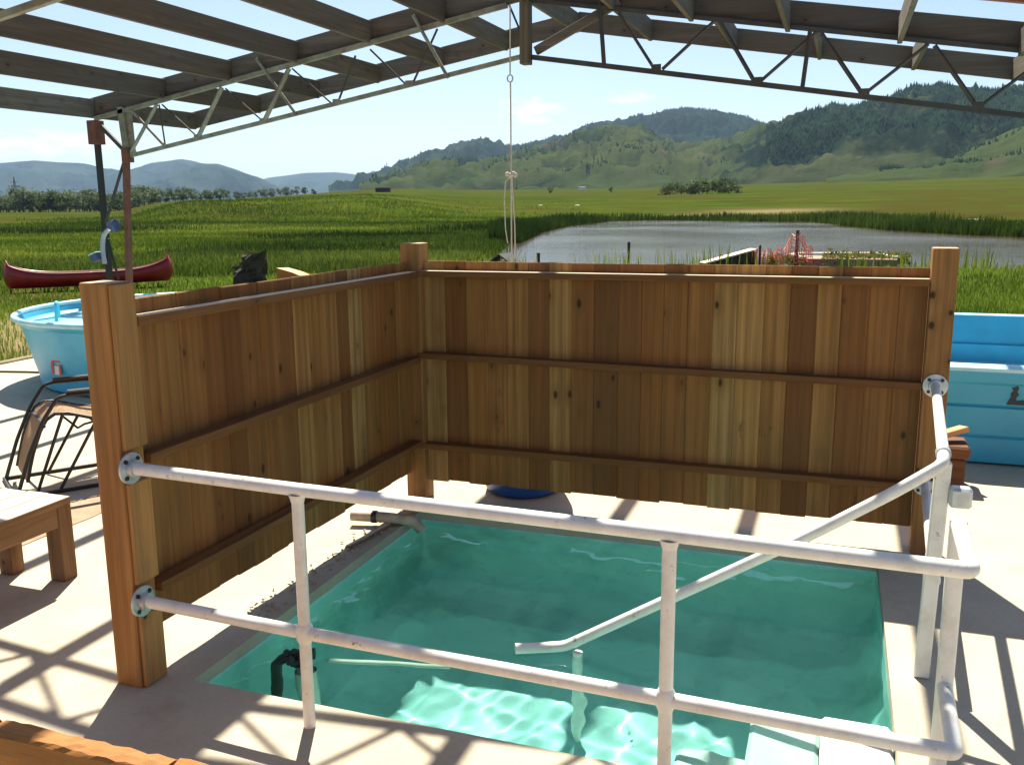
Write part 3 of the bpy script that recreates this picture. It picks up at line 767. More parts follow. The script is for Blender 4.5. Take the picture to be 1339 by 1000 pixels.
# irregular front and left coping lips (thin worn edge)
# water
WZ = -.068; nx, ny = 220, 190
gx = np.linspace(PX0-.01, PX1+.01, nx); gy = np.linspace(PY0-.01, PY1+.01, ny); GX, GY = np.meshgrid(gx, gy)
r9 = np.random.RandomState(9); hz = np.zeros_like(GX)
for k in range(46):
    a = r9.uniform(0, 6.28); L = r9.uniform(.07, .42); q = 6.28/L
    hz += np.sin((GX*math.cos(a)+GY*math.sin(a))*q+r9.uniform(0, 6.28)+.9*np.sin(GX*3+k)+.9*np.sin(GY*2.3+k))*L**1.25
hz *= .0020/ (hz.std()+1e-9)
top = np.stack([GX, GY, WZ+hz], -1).reshape(-1, 3)
i = np.arange(ny-1)[:, None]*nx; j = np.arange(nx-1)[None, :]
Q = np.stack([i+j, i+j+1, i+nx+j+1, i+nx+j], -1).reshape(-1, 4).tolist()
V = top.tolist(); border = [k for k in range(nx)]+[r*nx+nx-1 for r in range(1, ny)]+[(ny-1)*nx+k for k in range(nx-2, -1, -1)]+[r*nx for r in range(ny-2, 0, -1)]
b0 = len(V); V += [(V[k][0], V[k][1], DEP-.01) for k in border]; nb = len(border)
polys = Q+[(border[(k+1) % nb], border[k], b0+k, b0+(k+1) % nb) for k in range(nb)]+[tuple(b0+k for k in range(nb-1, -1, -1))]
me = bpy.data.meshes.new('pool_water'); me.from_pydata(V, [], polys); me.materials.append(M_water)
sm = [True]*len(Q)+[False]*(nb+1); me.polygons.foreach_set('use_smooth', sm); me.update()
pw = link('pool_water', me, kind='structure')
if CAUSTICS:
    pw.cycles.is_caustics_caster = True
    for o in [basin]+stp: o.cycles.is_caustics_receiver = True

# sandy strip left of the fence
bm = bmesh.new()
for k in range(60):
    y0 = -6+k*.2
    x0 = -2.13+rnd.uniform(-.02, .02); x1 = -1.83+rnd.uniform(-.02, .02)
    if k == 0: pa, pb = bm.verts.new((x0, y0, .004)), bm.verts.new((x1, y0, .004)); continue
    na, nb_ = bm.verts.new((x0, y0, .004)), bm.verts.new((x1, y0, .004)); bm.faces.new((pa, pb, nb_, na)); pa, pb = na, nb_
obj('sandy_strip', bm, M_gravel, kind='structure')

# ------------------------------------------------------------------ fence
FEN = thing('cedar_fence', 'L-shaped cedar board privacy fence with three posts around the pool', 'fence', (0, 0, 0))
LA = -.0205; LU = Vector((math.sin(LA), -math.cos(LA), 0)); LN = Vector((math.cos(LA), math.sin(LA), 0))
def Lp(d, o, z): return LU*d+LN*o+Vector((0, 0, z))
def board_mesh(wd, h, seed):
    bm = bmesh.new(); box(bm, (-wd/2, 0, 0), (wd/2, .018, h), .0035)
    return new_mesh('board', bm, M_board)
BH = 1.43
wb = [.1405, .128, .147, .135]
BM_ = [board_mesh(w_, 1.0, k) for k, w_ in enumerate(wb)]
x = .030; k = 0; bi = 0
seq = [0, 2, 0, 1, 0, 3, 0, 0, 2, 0, 1, 0, 0, 3, 2, 0, 0, 1, 0, 2, 0, 0, 3, 0]
while x < 2.93:
    m_ = seq[k % len(seq)]; wd = wb[m_]
    if x+wd > 2.955: x = 2.955-wd
    zt = 1.553+rnd.uniform(-.0018, .0018); zb = .128+rnd.uniform(-.007, .005)
    inst('board', BM_[m_], FEN, (x+wd/2, .045+(k % 2)*.003, zb), (0, 0, 0), (1, 1, zt-zb)).pass_index = k+1
    x += wd-.0004; k += 1
d = .02; k = 0
while d < 2.42:
    m_ = seq[(k+5) % len(seq)]; wd = wb[m_]
    zt = 1.548+rnd.uniform(-.0018, .0018); zb = .185+rnd.uniform(-.008, .006)
    p_ = Lp(d+wd/2, -.045-.018-(k % 2)*.003, zb)
    inst('board', BM_[m_], FEN, p_, (0, 0, LA-math.pi/2+math.pi), (1, 1, zt-zb)).pass_index = k+31
    d += wd-.0004; k += 1
# rails
def railpiece(a, b, wd, ht, m):
    bm = bmesh.new(); obox(bm, a, b, wd, ht, bev=.002); obj('rail', bm, m, FEN)
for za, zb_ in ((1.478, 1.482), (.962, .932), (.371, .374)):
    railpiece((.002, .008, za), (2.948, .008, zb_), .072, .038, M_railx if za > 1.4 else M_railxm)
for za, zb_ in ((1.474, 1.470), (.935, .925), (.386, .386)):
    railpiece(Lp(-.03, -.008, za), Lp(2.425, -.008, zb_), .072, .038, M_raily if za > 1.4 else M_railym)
# posts
def post(x0, y0, x1, y1, h, lab=None):
    bm = bmesh.new(); box(bm, (x0, y0, 0), (x1, y1, h), .004); return obj('post', bm, M_post, FEN, label=lab)
post(-.095, -.022, .036, .112, 1.665)
post(2.952, -.03, 3.075, .09, 1.66)
pl = Lp(2.43, 0, 0); q_ = Lp(2.43+.125, -.125, 0)
bm = bmesh.new(); box(bm, (-.0625, -.0625, 0), (.0625, .0625, 1.625), .004, Matrix.Translation(Lp(2.4925, -.0625, 0)) @ Matrix.Rotation(LA, 4, 'Z')); obj('post', bm, M_post, FEN, label='thick orange-brown near left post')
# facing planks on the near post, cut around the flanges
for za, zb_ in ((.005, .305), (.44, .85), (.985, 1.615)):
    bm = bmesh.new(); a = Lp(2.484, .0095, za); b = Lp(2.484, .0095, zb_); obox(bm, a, b, .018, .118, up=LN.cross(Vector((0, 0, 1))), bev=.002); obj('facing_plank', bm, M_facing, FEN)

# ------------------------------------------------------------------ front railing
RL = thing('pipe_railing', 'white pipe railing with two horizontal rails along the front of the pool', 'railing', (1.4, -2.6, 0))
def flange(c, nrm, parent, r=.062):
    nrm = Vector(nrm).normalized(); bm = bmesh.new()
    q = nrm.to_track_quat('Z', 'Y').to_matrix().to_4x4(); M = Matrix.Translation(c) @ q
    lathe(bm, [(0, 0), (r, 0), (r, .008), (.036, .010), (.034, .032), (0, .032)], (0, 0, 0), 28); bmesh.ops.transform(bm, matrix=M, verts=bm.verts)
    f = obj('flange', bm, M_galv, parent, smooth=True)
    for k in range(4):
        a = math.pi/4+k*math.pi/2; bm = bmesh.new(); lathe(bm, [(0, 0), (.009, 0), (.009, .006), (0, .007)], (r*.74*math.cos(a), r*.74*math.sin(a), .008), 8)
        bmesh.ops.transform(bm, matrix=M, verts=bm.verts); obj('bolt', bm, M_bolt, f)
    return f
yP = -2.575
for z, nm in ((.917, 'upper_rail'), (.373, 'lower_rail')):
    c = Lp(2.5, .018, z) if False else Vector((-.030, -2.50-.0, z))
    c = Vector((-.028, -2.535, z))
    flange(c, (1, 0, 0), RL)
    bm = bmesh.new(); tube(bm, rounded([c+Vector((.01, 0, 0)), (.75, -2.572, z), (2.06, -2.607, z), (2.882, -2.632, z), (2.892, -2.235, z)], .022, 5), .0240, 16)
    obj(nm, bm, M_white, RL, smooth=True, ang=60)
for x, y in ((.735, -2.572), (2.06, -2.607)):
    bm = bmesh.new(); tube(bm, [(x, y, .001), (x, y, .345), (x, y, .40), (x, y, .90)], [.0225, .0225, .0225, .0225], 16); po = obj('upright', bm, M_white, RL, smooth=True, ang=60)
    bm = bmesh.new(); tube(bm, [(x, y, .335), (x, y, .352), (x, y, .395), (x, y, .41)], [.023, .031, .031, .023], 16); obj('weld_collar', bm, M_white, po, smooth=True, ang=60)
    bm = bmesh.new(); tube(bm, [(x, y, .872), (x, y, .90)], [.0235, .031], 16); obj('weld_collar', bm, M_white, po, smooth=True, ang=60)
bm = bmesh.new(); tube(bm, [(2.892, -2.235, .001), (2.892, -2.235, .93)], .027, 16); obj('upright', bm, M_white, RL, smooth=True, ang=60)
# ------------------------------------------------------------------ stair handrail
HR = thing('stair_handrail', 'white handrail running from the right fence post down into the pool', 'handrail', (2.9, -1.45, 0))
flange(Vector((3.012, -.031, .942)), (0, -1, 0), HR); flange(Vector((3.0, -.031, .40)), (0, -1, 0), HR)
bm = bmesh.new(); tube(bm, [(3.012, -.06, .942), (2.925, -1.40, .925)], .0235, 16); obj('upper_rail', bm, M_white, HR, smooth=True, ang=60)
bm = bmesh.new(); tube(bm, [(2.9265, -1.375, .925), (2.9245, -1.415, .925)], .029, 16); obj('coupling', bm, M_galv, HR, smooth=True, ang=60)
bm = bmesh.new(); tube(bm, [(3.0, -.06, .40), (2.93, -1.42, .40)], .0235, 16); obj('lower_rail', bm, M_white, HR, smooth=True, ang=60)
bm = bmesh.new(); tube(bm, rounded([(2.925, -1.41, .925), (2.918, -1.49, .905), (2.76, -1.512, .79), (2.5, -1.53, .615)], .12, 7)+rounded([(2.4, -1.537, .551), (1.44, -1.60, -.035), (1.24, -1.70, -.030)], .035, 4), .0235, 16); hr1 = obj('sloping_rail', bm, M_white, HR, smooth=True, ang=60)
bm = bmesh.new(); obox(bm, (2.905, -1.455, .002), (2.925, -1.44, .905), .045, .058, up=Vector((1, 0, 0)), bev=.006); obj('support_post', bm, M_white, HR)
bm = bmesh.new(); box(bm, (2.95, -1.50, .735), (3.03, -1.44, .815), .01); obj('bracket', bm, M_galv, HR)
bm = bmesh.new(); tube(bm, [(1.50, -1.605, DEP), (1.50, -1.605, -.05)], .022, 14); hr2 = obj('support_leg', bm, M_white, HR, smooth=True, ang=60)
if CAUSTICS:
    hr2.cycles.is_caustics_receiver = True

# ------------------------------------------------------------------ pool fittings
IP = thing('inlet_pipe', 'short worn tan pipe reaching over the back left edge of the pool', 'pipe', (0, -.52, 0))
bm = bmesh.new(); tube(bm, rounded([(-.20, -.58, .06), (.02, -.53, .055), (.16, -.475, .03), (.205, -.455, -.03)], .06, 5), .032, 14); obj('pipe', bm, M_oldpipe, IP, smooth=True, ang=60)
bm = bmesh.new(); tube(bm, [(-.075, -.552, .0575), (-.045, -.545, .0568)], .038, 14); obj('clamp', bm, M_black, IP, smooth=True, ang=60)
for k, (a, b, w_, lab) in enumerate((((-.02, -.95, .015), (.055, -.40, .015), .028, 'weathered wood lath lying on the left pool edge under the inlet pipe'), ((.0, -.50, .012), (.07, -.24, .012), .02, 'short wood scrap on the pool edge beside the corner post'))):
    bm = bmesh.new(); obox(bm, a, b, w_, .018, bev=.002); obj('wood_scrap', bm, M_orangew if k else M_benchy, label=lab, cat='wood scrap')
SK = thing('drain_pipe', 'white standpipe with a dark corroded valve in the front left of the pool', 'pipe fitting', (.42, -2.1, DEP))
q1 = Vector((.42, -2.10, 0))
bm = bmesh.new(); tube(bm, [(q1.x, q1.y, DEP), (q1.x, q1.y, -.075)], .047, 20, cap=False); tube(bm, [(q1.x, q1.y, -.075), (q1.x, q1.y, DEP)], .040, 20, cap=False)
s1 = obj('standpipe', bm, M_pvc, SK, smooth=True, ang=60)
bm = bmesh.new(); tube(bm, [(q1.x, q1.y, -.11), (q1.x, q1.y, -.085)], .041, 18); obj('pipe_cap', bm, M_oldpipe, SK, smooth=True, ang=60)
bm = bmesh.new(); tube(bm, rounded([(.245, -2.07, -.5), (.245, -2.06, -.06), (.40, -1.99, -.05)], .08, 5), .026, 10)
for k in range(26):
    c = Vector((.25+rnd.uniform(0, .14), -2.05+rnd.uniform(-.03, .05), -.06+rnd.uniform(-.03, .03))); s_ = rnd.uniform(.012, .026)
    bmesh.ops.create_icosphere(bm, subdivisions=1, radius=s_, matrix=Matrix.Translation(c))
s2 = obj('valve', bm, M_valve, SK, smooth=True)
bm = bmesh.new(); tube(bm, [(.46, -1.98, -.09), (.95, -1.75, -.22)], .016, 10); s3 = obj('side_pipe', bm, M_pvc, SK, smooth=True, ang=60)
if CAUSTICS:
    for o in (s1, s2, s3): o.cycles.is_caustics_receiver = True
bm = bmesh.new(); r_ = random.Random(12)
for k in range(150):
    y = r_.uniform(-1.9, -.25); x = r_.uniform(-.10, .075)*(1 if r_.random() < .6 else .5); z = r_.uniform(.004, .016)
    box(bm, (-.5, -.5, -.5), (.5, .5, .5), 0, Matrix.Translation((x, y, z)) @ Matrix.Rotation(r_.uniform(0, 3), 4, 'Z') @ Matrix.Rotation(r_.uniform(-.5, .5), 4, 'X') @ Matrix.Diagonal((r_.uniform(.005, .02), r_.uniform(.005, .014), r_.uniform(.003, .010), 1)))
obj('mortar_chips', bm, M_curb, kind='stuff', label='loose mortar chips and grit along the left pool edge', cat='rubble')
BR = thing('blue_barrel', 'dark blue plastic barrel standing behind the back fence', 'barrel', (.56, .42, 0))
bm = bmesh.new(); lathe(bm, [(0, 0), (.22, 0), (.255, .03), (.262, .1), (.27, .28), (.262, .3), (.27, .32), (.272, .55), (.262, .57), (.27, .6), (.255, .8), (.23, .86), (.235, .88), (.0, .88)], (.56, .42, .001), 32); obj('body', bm, M_barrel, BR, smooth=True, ang=50)
for sx in (-1, 1):
    bm = bmesh.new(); tube(bm, [(.56+sx*.12, .42, .88), (.56+sx*.12, .42, .905)], .03, 12); obj('bung', bm, M_black, BR)

# ------------------------------------------------------------------ roof structure
YT, YN, YF, YB = 4.6, -.32, 6.61, -5.6
RXR = -.79; PITCHR = .167
ZR = 4.035          # underside of the rafters at the ridge
XL, XR = -6.75, 5.3
RF = thing('roof_frame', 'open gabled roof frame of weathered beams and steel trusses over the pool', 'pergola', (-6.2, 4.6, 0))
def zr_(x): return ZR-PITCHR*abs(x-RXR)
def beam(name, a, b, wd, ht, m, bev=.004, parent=RF, label=None, up=Vector((0, 0, 1))):
    bm = bmesh.new(); obox(bm, a, b, wd, ht, up=up, bev=bev); return obj(name, bm, m, parent, label=label)
RH = .235
for y in (YF, YT, YB):
    beam('rafter', (RXR, y, ZR+RH/2), (XL, y, zr_(XL)+RH/2), .05, RH, M_greyx)
    beam('rafter', (RXR, y, ZR+RH/2), (XR, y, zr_(XR)+RH/2), .05, RH, M_greyx)
PL = [-6.69, -5.55, -4.57, -3.62, -2.66, -1.74, -.79, .15, 1.18, 2.15, 3.17, 4.2, 5.2]
for x in PL:
    zb = zr_(x)-.028
    for ya, yb in ((YF-.026, YT+.026), (YT-.026, YN+.046), (YN-.006, YB+.026)):
        n_ = 1
        xs = x-(.25 if (x > 2 and ya < YT) else .22 if (x > 0.5 and ya < YT) else 0)
        o = beam('purlin', (xs, ya, zb+.125), (xs, yb, zb+.125), .045, .238, M_greyy)
# trusses
def pt(u, v, y=YT-.05): return at(u, v, 1, y)
def steelbar(name, a, b, w_, h_, m, up=Vector((0, 1, 0))):
    return beam(name, a, b, w_, h_, m, .0, up=up)
yt = YT-.055
bcl, bck, bcr = Vector((-6.13, yt, 2.545)), Vector((RXR-.06, yt, 3.447)), Vector((XR-.1, yt, 2.46))
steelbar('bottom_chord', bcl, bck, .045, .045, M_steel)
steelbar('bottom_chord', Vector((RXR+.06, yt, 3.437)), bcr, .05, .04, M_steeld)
steelbar('top_chord', (XL+.1, yt, zr_(XL)-.02), (-1.0, yt, zr_(-1.0)-.02), .05, .05, M_steel)
steelbar('top_chord', (RXR+.06, yt, zr_(RXR+.06)-.018), (XR-.1, yt, zr_(XR-.1)-.018), .04, .035, M_steeld)
L_ = [((205, 137), (172, 198), .045), ((172, 145), (217, 193), .035), ((208, 137), (216, 190), .02), ((212, 137), (257, 178), .02), ((290, 115), (260, 178), .055),
      ((295, 116), (343, 158), .02), ((378, 90), (346, 158), .055), ((335, 77), (388, 151), .035), ((382, 90), (433, 135), .02), ((465, 73), (442, 134), .025),
      ((484, 65), (531, 111), .022), ((572, 38), (540, 109), .025), ((540, 20), (586, 102), .04)]
for k, (a, b, w_) in enumerate(L_):
    yy = yt-.028 if w_ > .034 else yt+.002
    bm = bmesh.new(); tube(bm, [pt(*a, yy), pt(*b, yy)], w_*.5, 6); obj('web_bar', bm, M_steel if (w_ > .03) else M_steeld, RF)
R_ = [((809, 17), (856, 91)), ((866, 91), (934, 28)), ((941, 28), (986, 106)), ((994, 107), (1068, 42)), ((1074, 44), (1126, 121)), ((1133, 121), (1214, 58)), ((1222, 60), (1276, 138)), ((1283, 138), (1345, 92)), ((784, 0), (790, 87)), ((1060, 36), (1049, 116)), ((1352, 92), (1400, 152))]
for k, (a, b) in enumerate(R_):
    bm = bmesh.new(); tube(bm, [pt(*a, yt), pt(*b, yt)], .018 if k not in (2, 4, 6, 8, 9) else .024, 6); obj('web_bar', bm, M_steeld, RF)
# small gusset plates where web bars meet the chord
for u, v in ((858, 88), (990, 105), (1130, 120), (1279, 137), (174, 200), (258, 179), (344, 158), (440, 133), (535, 109)):
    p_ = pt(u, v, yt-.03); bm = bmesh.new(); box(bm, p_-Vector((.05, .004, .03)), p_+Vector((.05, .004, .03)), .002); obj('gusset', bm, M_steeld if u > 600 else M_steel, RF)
# king post and braces
beam('king_post', (RXR+.01, yt-.03, 3.36), (RXR+.01, yt-.03, 4.20), .14, .10, M_greyz, up=Vector((1, 0, 0)))
beam('knee_brace', (RXR+.10, yt+.03, 3.50), (.22, yt+.03, 3.93), .05, .09, M_greyx)
beam('tie_rod', pt(665, 5, yt), pt(682, 45, yt), .02, .02, M_black)
# eave posts at the left
beam('support_post', (-6.40, YT-.06, -.02), (-6.20, YT-.06, 2.60), .07, .07, M_rust, up=Vector((1, 0, 0)))
beam('support_post', (-6.72, YT+.02, -.02), (-6.72, YT+.02, 2.86), .065, .065, M_black, up=Vector((1, 0, 0)))
beam('post_bracket', (-6.70, YT-.01, 2.70), (-6.70, YT-.01, 3.0), .16, .14, M_rust, up=Vector((1, 0, 0)))
beam('post_cap', (-6.18, YT-.06, 2.46), (-6.18, YT-.06, 2.64), .12, .10, M_rust, up=Vector((1, 0, 0)))
beam('knee_post', pt(158, 140), pt(166, 196), .06, .09, M_steel); beam('knee_post', pt(168, 140, yt+.04), pt(174, 200, yt+.04), .05, .06, M_steel)
beam('brace', pt(132, 165), pt(166, 200), .045, .05, M_steeld); beam('brace', pt(164, 205), pt(138, 292), .03, .03, M_steeld); beam('brace', pt(141, 312), pt(155, 365), .025, .025, M_black)
# near truss
yn = YN-.06
for s, xe in ((-1, -6.13), (1, 4.5)):
    ze = 2.56+ (0 if s < 0 else .01)
    steelbar('bottom_chord', (xe, yn, ze), (RXR+s*.06, yn, 3.447), .045, .045, M_steel if s < 0 else M_rust)
    steelbar('top_chord', (XL+.1 if s < 0 else XR-.1, yn, zr_(XL if s < 0 else XR-.1)-.02), (RXR+s*.05, yn, zr_(RXR)-.03), .05, .05, M_steel if s < 0 else M_rust)
    n_ = 14; span = (RXR+s*.15)-xe
    for k in range(n_):
        xa = xe+span*k/n_; xb = xe+span*(k+1)/n_
        za = lambda x: ze+(3.447-ze)*(x-xe)/(RXR-xe)
        if k % 2: a, b = (xa, yn, zr_(xa)-.03), (xb, yn, za(xb)+.02)
        else: a, b = (xa, yn, za(xa)+.02), (xb, yn, zr_(xb)-.03)
        bm = bmesh.new(); tube(bm, [a, b], .016, 6); obj('web_bar', bm, M_steeld, RF)
beam('king_post', (RXR, yn-.06, 3.36), (RXR, yn-.06, 4.2), .14, .05, M_greyz, up=Vector((1, 0, 0)))
for x, y in ((-6.4, yn), (5.2, YT-.06), (5.2, yn), (5.2, -5.5), (-6.4, -5.5)):
    beam('support_post', (x, y, .001), (x, y, zr_(x)-.05), .08, .08, M_rust, up=Vector((1, 0, 0)))

# rope
RP = thing('hanging_rope', 'thin pale rope with a ring and knot hanging from the roof ridge', 'rope', at(668, 100, 1, 4.3))
yr = 4.3
bm = bmesh.new(); tube(bm, [at(667, 6, 1, yr), at(667, 97, 1, yr)], .008, 6); obj('upper_cord', bm, M_rope, RP)
c = at(667, 103, 1, yr); bm = bmesh.new(); tube(bm, [c+Vector((.03*math.cos(a), 0, .036*math.sin(a))) for a in [k*math.pi/8 for k in range(16)]], .008, 6, close=True); obj('ring', bm, M_galv, RP, smooth=True)
bm = bmesh.new(); tube(bm, [at(667.5, 108, 1, yr), at(668.5, 230, 1, yr), at(669, 350, 1, yr)], .008, 6); obj('middle_cord', bm, M_rope, RP)
bm = bmesh.new(); c = at(668, 228, 1, yr)
for dx, dz in ((-.04, 0), (.03, .005), (0, -.01), (.05, -.01)): bmesh.ops.create_icosphere(bm, subdivisions=2, radius=.026, matrix=Matrix.Translation(c+Vector((dx, 0, dz))))
obj('knot', bm, M_rope, RP, smooth=True)
bm = bmesh.new(); tube(bm, [at(668, 230, 1, yr), at(661, 238, 1, yr), at(659.5, 262, 1, yr), at(661, 300, 1, yr), at(664, 318, 1, yr)], .006, 6); obj('loose_end', bm, M_rope, RP)
bm = bmesh.new(); tube(bm, [at(669, 230, 1, yr), at(671, 260, 1, yr), at(673, 292, 1, yr), at(674, 338, 1, yr)], .007, 6); obj('loose_end', bm, M_rope, RP)
# flood lamps on the posts
yl = 4.45
FL = thing('flood_lamp', 'grey-blue flood lamp with pale bent cable sleeve on the dark roof post', 'lamp', at(150, 300, 1, yl))
bm = bmesh.new(); c = at(147, 295, 1, yl); lathe(bm, [(0, -.06), (.045, -.06), (.075, .02), (.085, .06), (.07, .07), (0, .07)], c, 16, 'X'); obj('lamp_head', bm, M_lamp, FL, smooth=True)
bm = bmesh.new(); tube(bm, rounded([at(142, 300, 1, yl), at(135, 308, 1, yl), at(134, 325, 1, yl), at(137, 345, 1, yl)], .1), .03, 8); obj('cable_sleeve', bm, M_lampp, FL, smooth=True)
FL = thing('junction_box', 'small blue box with a pale top fixed left of the dark roof post', 'box', at(125, 335, 1, yl))
c = at(126, 337, 1, yl); bm = bmesh.new(); box(bm, (-.06, -.05, -.05), (.06, .05, .05), .006, Matrix.Translation(c) @ Matrix.Rotation(-.35, 4, 'Y')); obj('housing', bm, M_lamp, FL)
bm = bmesh.new(); box(bm, (-.065, -.055, .051), (.065, .055, .062), .003, Matrix.Translation(c) @ Matrix.Rotation(-.35, 4, 'Y')); obj('lid', bm, M_rim, FL)
bm = bmesh.new(); tube(bm, [c+Vector((.06, 0, 0)), (-6.72, YT-.01, c.z+.02)], .012, 6); obj('bracket', bm, M_black, FL)

# ------------------------------------------------------------------ round blue tank at the left
TC = Vector((-4.60, 3.49, 0)); TK = thing('round_stock_tank', 'round faded blue plastic stock tank full of water behind the lounge chair', 'tank', TC)
bm = bmesh.new()
prof = [(0, .001), (1.52, .001), (1.565, .03), (1.585, .2), (1.60, .30), (1.615, .31), (1.64, .55), (1.66, .56), (1.68, .66), (1.735, .69), (1.76, .73)]
lathe(bm, prof+[(1.73, .73), (1.69, .60), (1.57, .10), (0, .08)], TC, 72); obj('shell', bm, M_tank, TK, smooth=True, ang=40)
bm = bmesh.new()
tube(bm, [TC+Vector((1.765*math.cos(a), 1.765*math.sin(a), .755)) for a in [k*2*math.pi/72 for k in range(72)]], .03, 12, close=True); obj('rim', bm, M_rim, TK, smooth=True)
bm = bmesh.new(); lathe(bm, [(0, .66), (1.70, .66)], TC, 64, cap=False); obj('water', bm, M_tubwater, TK)
bm = bmesh.new(); c = TC+Vector((-1.1, -1.35, 0)); c = at(70, 408, 2, .8)
tube(bm, rounded([c+Vector((-.03, .1, -.06)), c+Vector((-.02, .08, .10)), c+Vector((.04, -.0, .10)), c+Vector((.05, -.02, -.10))], .05, 5), .018, 8); obj('filler_spout', bm, M_tank, TK, smooth=True)
def sticker(parent, c, n, w_, h_, m, name, off=.004):
    n = Vector(n).normalized(); s_ = n.cross(Vector((0, 0, 1))).normalized()*-1; up = Vector((0, 0, 1)); bm = bmesh.new()
    c = Vector(c)+n*off; vs = [bm.verts.new(c+s_*a*w_/2+up*b*h_/2) for a, b in ((-1, -1), (1, -1), (1, 1), (-1, 1))]; bm.faces.new(vs)
    r_ = bmesh.ops.extrude_face_region(bm, geom=bm.faces[:]); bmesh.ops.translate(bm, verts=[v for v in r_['geom'] if isinstance(v, bmesh.types.BMVert)], vec=-n*.002)
    bmesh.ops.recalc_face_normals(bm, faces=bm.faces); return obj(name, bm, m, parent)
def on_wall(u, v, r):
    d = FWD + RT*((u-669.5)/F) + DN*((v-500)/F); t = 3.0
    while t < 12:
        q = CAM+d*t
        if math.hypot(q.x-TC.x, q.y-TC.y) < r: return q
        t += .004
    return CAM+d*9
for u, v, r, w_, h_, m_ in ((73, 470, 1.632, .15, .06, M_red), (74, 484, 1.628, .10, .09, M_stw), (69, 481, 1.634, .05, .12, M_red), (79, 484, 1.634, .035, .11, M_red)):
    q = on_wall(u, v, r); n_ = Vector((q.x-TC.x, q.y-TC.y, 0)).normalized(); sticker(TK, q, n_, w_, h_, m_, 'warning_label')

# ------------------------------------------------------------------ rectangular tub at the right
TB = thing('swim_tub', 'large light blue moulded tub with stepped front standing right of the fence', 'tub', (5, 3.6, 0))
def rrect(x0, y0, x1, y1, r, z, seg=6):
    out = []
    for cxx, cyy, a0 in ((x1-r, y0+r, -90), (x1-r, y1-r, 0), (x0+r, y1-r, 90), (x0+r, y0+r, 180)):
        for k in range(seg+1):
            a = math.radians(a0+90*k/seg); out.append(Vector((cxx+r*math.cos(a), cyy+r*math.sin(a), z)))
    return out
def loft(bm, loops, cap0=False, cap1=False):
    R = [[bm.verts.new(p) for p in L] for L in loops]; n = len(R[0])
    for A_, B_ in zip(R[:-1], R[1:]):
        for k in range(n): bm.faces.new((A_[k], A_[(k+1) % n], B_[(k+1) % n], B_[k]))
    if cap0: bm.faces.new(R[0][::-1])
    if cap1: bm.faces.new(R[-1])
bx0, by0, bx1, by1 = 3.05, 1.98, 7.2, 5.35
def lp(i, z, r=.28): return rrect(bx0+i, by0+i, bx1-i, by1-i, max(.05, r-i*.5), z)
bm = bmesh.new()
loft(bm, [lp(.08, .001), lp(.03, .02), lp(.02, .20), lp(.035, .21), lp(.02, .225), lp(.0, .43), lp(.02, .44), lp(.005, .455), lp(-.01, .60), lp(-.03, .62), lp(-.045, .70)], cap0=True)
obj('shell', bm, M_tub, TB, smooth=True, ang=30)
bm = bmesh.new(); loft(bm, [lp(-.045, .70), lp(-.05, .725), lp(-.03, .74), lp(.06, .742), lp(.075, .73)]); obj('rim', bm, M_rim, TB, smooth=True, ang=40)
bm = bmesh.new(); loft(bm, [lp(.075, .73), lp(.13, .45), lp(.17, .44), lp(.22, .06)], cap1=True); bmesh.ops.reverse_faces(bm, faces=bm.faces); obj('inner_liner', bm, M_tub, TB, smooth=True, ang=30)
bm = bmesh.new(); L0 = lp(.18, .27); bm.faces.new([bm.verts.new(p) for p in L0]); obj('water', bm, M_tubwater, TB)
# dark print on the front
pc = at(1329, 515, 1, by0-.012); bm = bmesh.new()
outl = [(-.05, -.085), (.14, -.085), (.14, -.055), (.09, -.062), (.05, -.05), (.0, -.06), (.002, -.03), (.018, -.005), (.004, .015), (.014, .04), (.0, .095), (-.01, .05), (-.03, .045), (-.018, .02), (-.032, .0), (-.028, -.03), (-.04, -.055)]
vs = [bm.verts.new((pc.x+a*1.05, by0-.014, pc.z+b*.95)) for a, b in outl]; f_ = bm.faces.new(vs); r_ = bmesh.ops.extrude_face_region(bm, geom=[f_]); bmesh.ops.translate(bm, verts=[v for v in r_['geom'] if isinstance(v, bmesh.types.BMVert)], vec=(0, .02, 0))
bmesh.ops.recalc_face_normals(bm, faces=bm.faces); obj('printed_emblem', bm, M_ink, TB)
# pot
PT = thing('wooden_box', 'small dark brown wooden box behind the right fence post', 'box', (3.22, 1.42, 0))
bm = bmesh.new(); box(bm, (3.09, 1.28, .001), (3.365, 1.56, .215), .012); obj('body', bm, M_boxw, PT)
bm = bmesh.new(); box(bm, (3.075, 1.265, .218), (3.385, 1.575, .30), .014); obj('lid', bm, M_boxw, PT)
bm = bmesh.new(); box(bm, (-.15, -.05, -.018), (.15, .05, .018), .004, Matrix.Translation((3.235, 1.40, .352)) @ Matrix.Rotation(-.25, 4, 'Y') @ Matrix.Rotation(.5, 4, 'Z')); obj('wood_block', bm, M_orangew, label='orange-brown wood block lying on the dark wooden box', cat='wood block')

